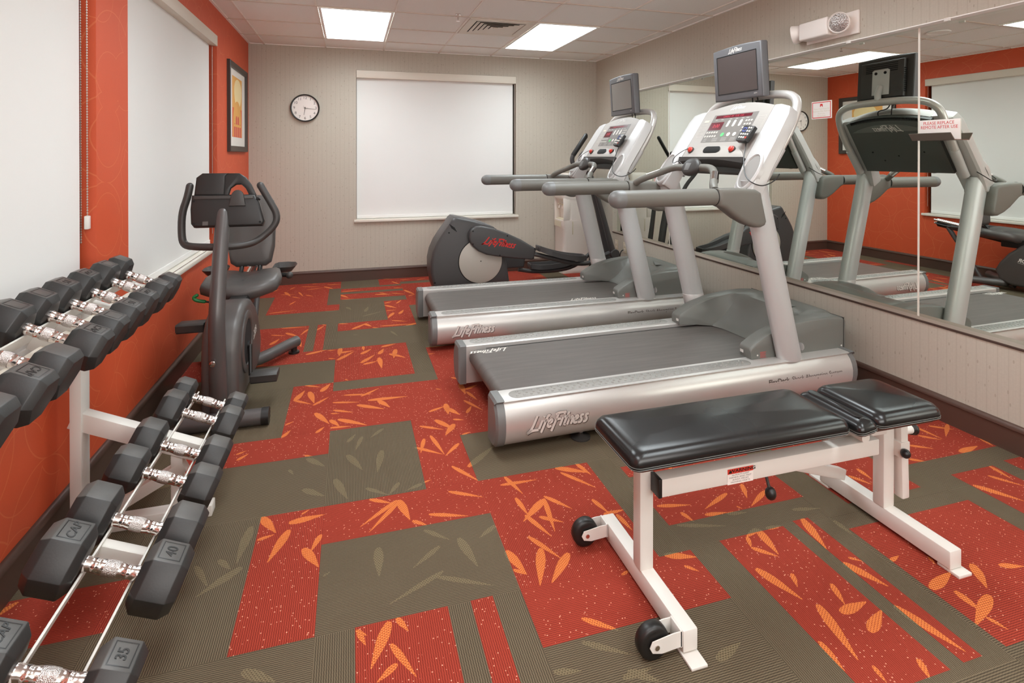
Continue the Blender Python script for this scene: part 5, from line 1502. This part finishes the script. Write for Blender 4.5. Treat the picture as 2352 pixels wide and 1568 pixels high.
for y, tp in ((5.20, 0.0), (5.60, .18)):
    b = MB()
    path = [(2.635, y, .33), (2.60 + .05 * tp, y, .43), (2.49 + .35 * tp, y, .81), (2.42 + .6 * tp, y, 1.02), (2.26 + .8 * tp, y - .02 if y < 5.4 else y + .02, 1.18), (2.165 + tp, y, 1.28), (2.155 + tp, y, 1.34), (2.18 + tp, y, 1.385)]
    b.tube(ep(path), [.034, .030, .026, .022, .020, .018, .018, .018], EB, 14, smooth=2); a = b.build('swing_arm', et, 60)
    b = MB(); b.tube(ep([(2.175 + tp, y, 1.378), (2.315 + tp, y, 1.575)]), .021, M['black'], 12, round_end=True); b.build('hand_grip', a)
    b = MB(); b.lathe([(.046, -.04), (.05, -.03), (.05, .03), (.046, .04)], EB, 20, eplane(y) @ T(2.635, .345, 0)); b.build('pivot', a)

# ---------------------------------------------------------------- water cooler in the corner, facing the windows
wc = thing('water_cooler', 'white water cooler standing in the back corner behind the treadmills', 'water cooler', (2.53, 6.08, 0))
CO = T(-2.53, -6.08, 0); CW = M['cooler']
ang = lambda: None
def cplane(y): return CO @ frame((0, y, 0), (1, 0, 0), (0, 0, 1))
def rr2(x0, x1, y0, y1, z, r=.04, n=5): return [tuple(CO @ Vector((p[0], p[1], z))) for p in rrect(x0, x1, y0, y1, r, n)]
b = MB(); b.loft([rr2(2.345, 2.70, 5.925, 6.235, .0), rr2(2.34, 2.70, 5.922, 6.238, .03), rr2(2.352, 2.70, 5.930, 6.232, .05), rr2(2.360, 2.70, 5.932, 6.230, .08), rr2(2.362, 2.70, 5.932, 6.230, .52), rr2(2.352, 2.70, 5.930, 6.232, .535), rr2(2.350, 2.70, 5.930, 6.232, .615)], CW); cb = b.build('cabinet', wc, 45)
b = MB(); b.loft([rr2(2.43, 2.70, 5.932, 6.230, .614), rr2(2.42, 2.70, 5.932, 6.230, .80), rr2(2.37, 2.70, 5.932, 6.230, .86)], CW); b.loft([rr2(2.362, 2.70, 5.930, 6.232, .86), rr2(2.352, 2.70, 5.928, 6.234, .88), rr2(2.352, 2.70, 5.928, 6.234, 1.13), rr2(2.37, 2.69, 5.94, 6.222, 1.155), rr2(2.42, 2.64, 5.99, 6.17, 1.16)], CW)
b.box((2.362, 5.930, .614), (2.44, 5.945, .87), CW, .004, 2, CO); b.box((2.362, 6.217, .614), (2.44, 6.232, .87), CW, .004, 2, CO); b.build('upper_body', wc, 45)
b = MB(); b.box((2.372, 5.96, .616), (2.45, 6.20, .626), M['coolershade'], .003, 2, CO); b.prism([(-.10, .535), (.10, .535), (.10, .600), (-.10, .600)], .0, .004, M['coolershade'], CO @ frame((2.352, 6.08, 0), (0, -1, 0), (0, 0, 1))); b.build('drip_tray', wc)
for y in (6.03, 6.13):
    b = MB(); b.tube([tuple(CO @ Vector(q)) for q in ((2.43, y, .79), (2.395, y, .785), (2.388, y, .745))], .012, CW, 12, smooth=1); b.box((2.375, y - .012, .788), (2.41, y + .012, .80), M['coolershade'], .003, 2, CO); b.build('tap', wc)
b = MB(); b.box((2.700, 5.95, .06), (2.715, 6.21, 1.10), M['hole'], .004, 2, CO)
b.build('rear_grille', wc)
b = MB(); b.box((2.47, 5.929, .45), (2.485, 5.934, .60), M['coolershade'], .003, 2, CO); b.build('handle_groove', wc)

# ---------------------------------------------------------------- camera, world, colour management
cam = bpy.data.cameras.new('camera')
cam.sensor_width = 36.0; cam.sensor_fit = 'HORIZONTAL'
cam.lens = 1262.53 / 2352 * 36
cam.shift_y = -(784 - 364.36) / 2352
cam.clip_start = .02; cam.clip_end = 60
co = bpy.data.objects.new('camera', cam); COL.objects.link(co)
co.location = (0, 0, 1.3616)
co.rotation_euler = (math.pi / 2 - .0047, 0, -.2855)
SC.camera = co
la = bpy.data.lights.new('added_fill_light', 'AREA')      # added soft fill behind the camera, stands for no lamp in the room
la.shape = 'RECTANGLE'; la.size = 2.6; la.size_y = 1.3; la.energy = 66; la.color = (1.0, .99, .97)
lo = bpy.data.objects.new('added_fill_light', la); COL.objects.link(lo)
lo.location = (1.0, -1.6, 1.6); lo.rotation_euler = (R(98), 0, R(2))
w = bpy.data.worlds.new('room_world'); SC.world = w; w.use_nodes = True
w.node_tree.nodes['Background'].inputs[0].default_value = (1, .95, .9, 1)
w.node_tree.nodes['Background'].inputs[1].default_value = .3
SC.view_settings.view_transform = 'Standard'
SC.view_settings.look = 'None'
SC.view_settings.exposure = 0.12
SC.cycles.use_denoising = True
SC.cycles.max_bounces = 10
SC.cycles.diffuse_bounces = 6
SC.cycles.glossy_bounces = 6
SC.cycles.sample_clamp_indirect = 30.0
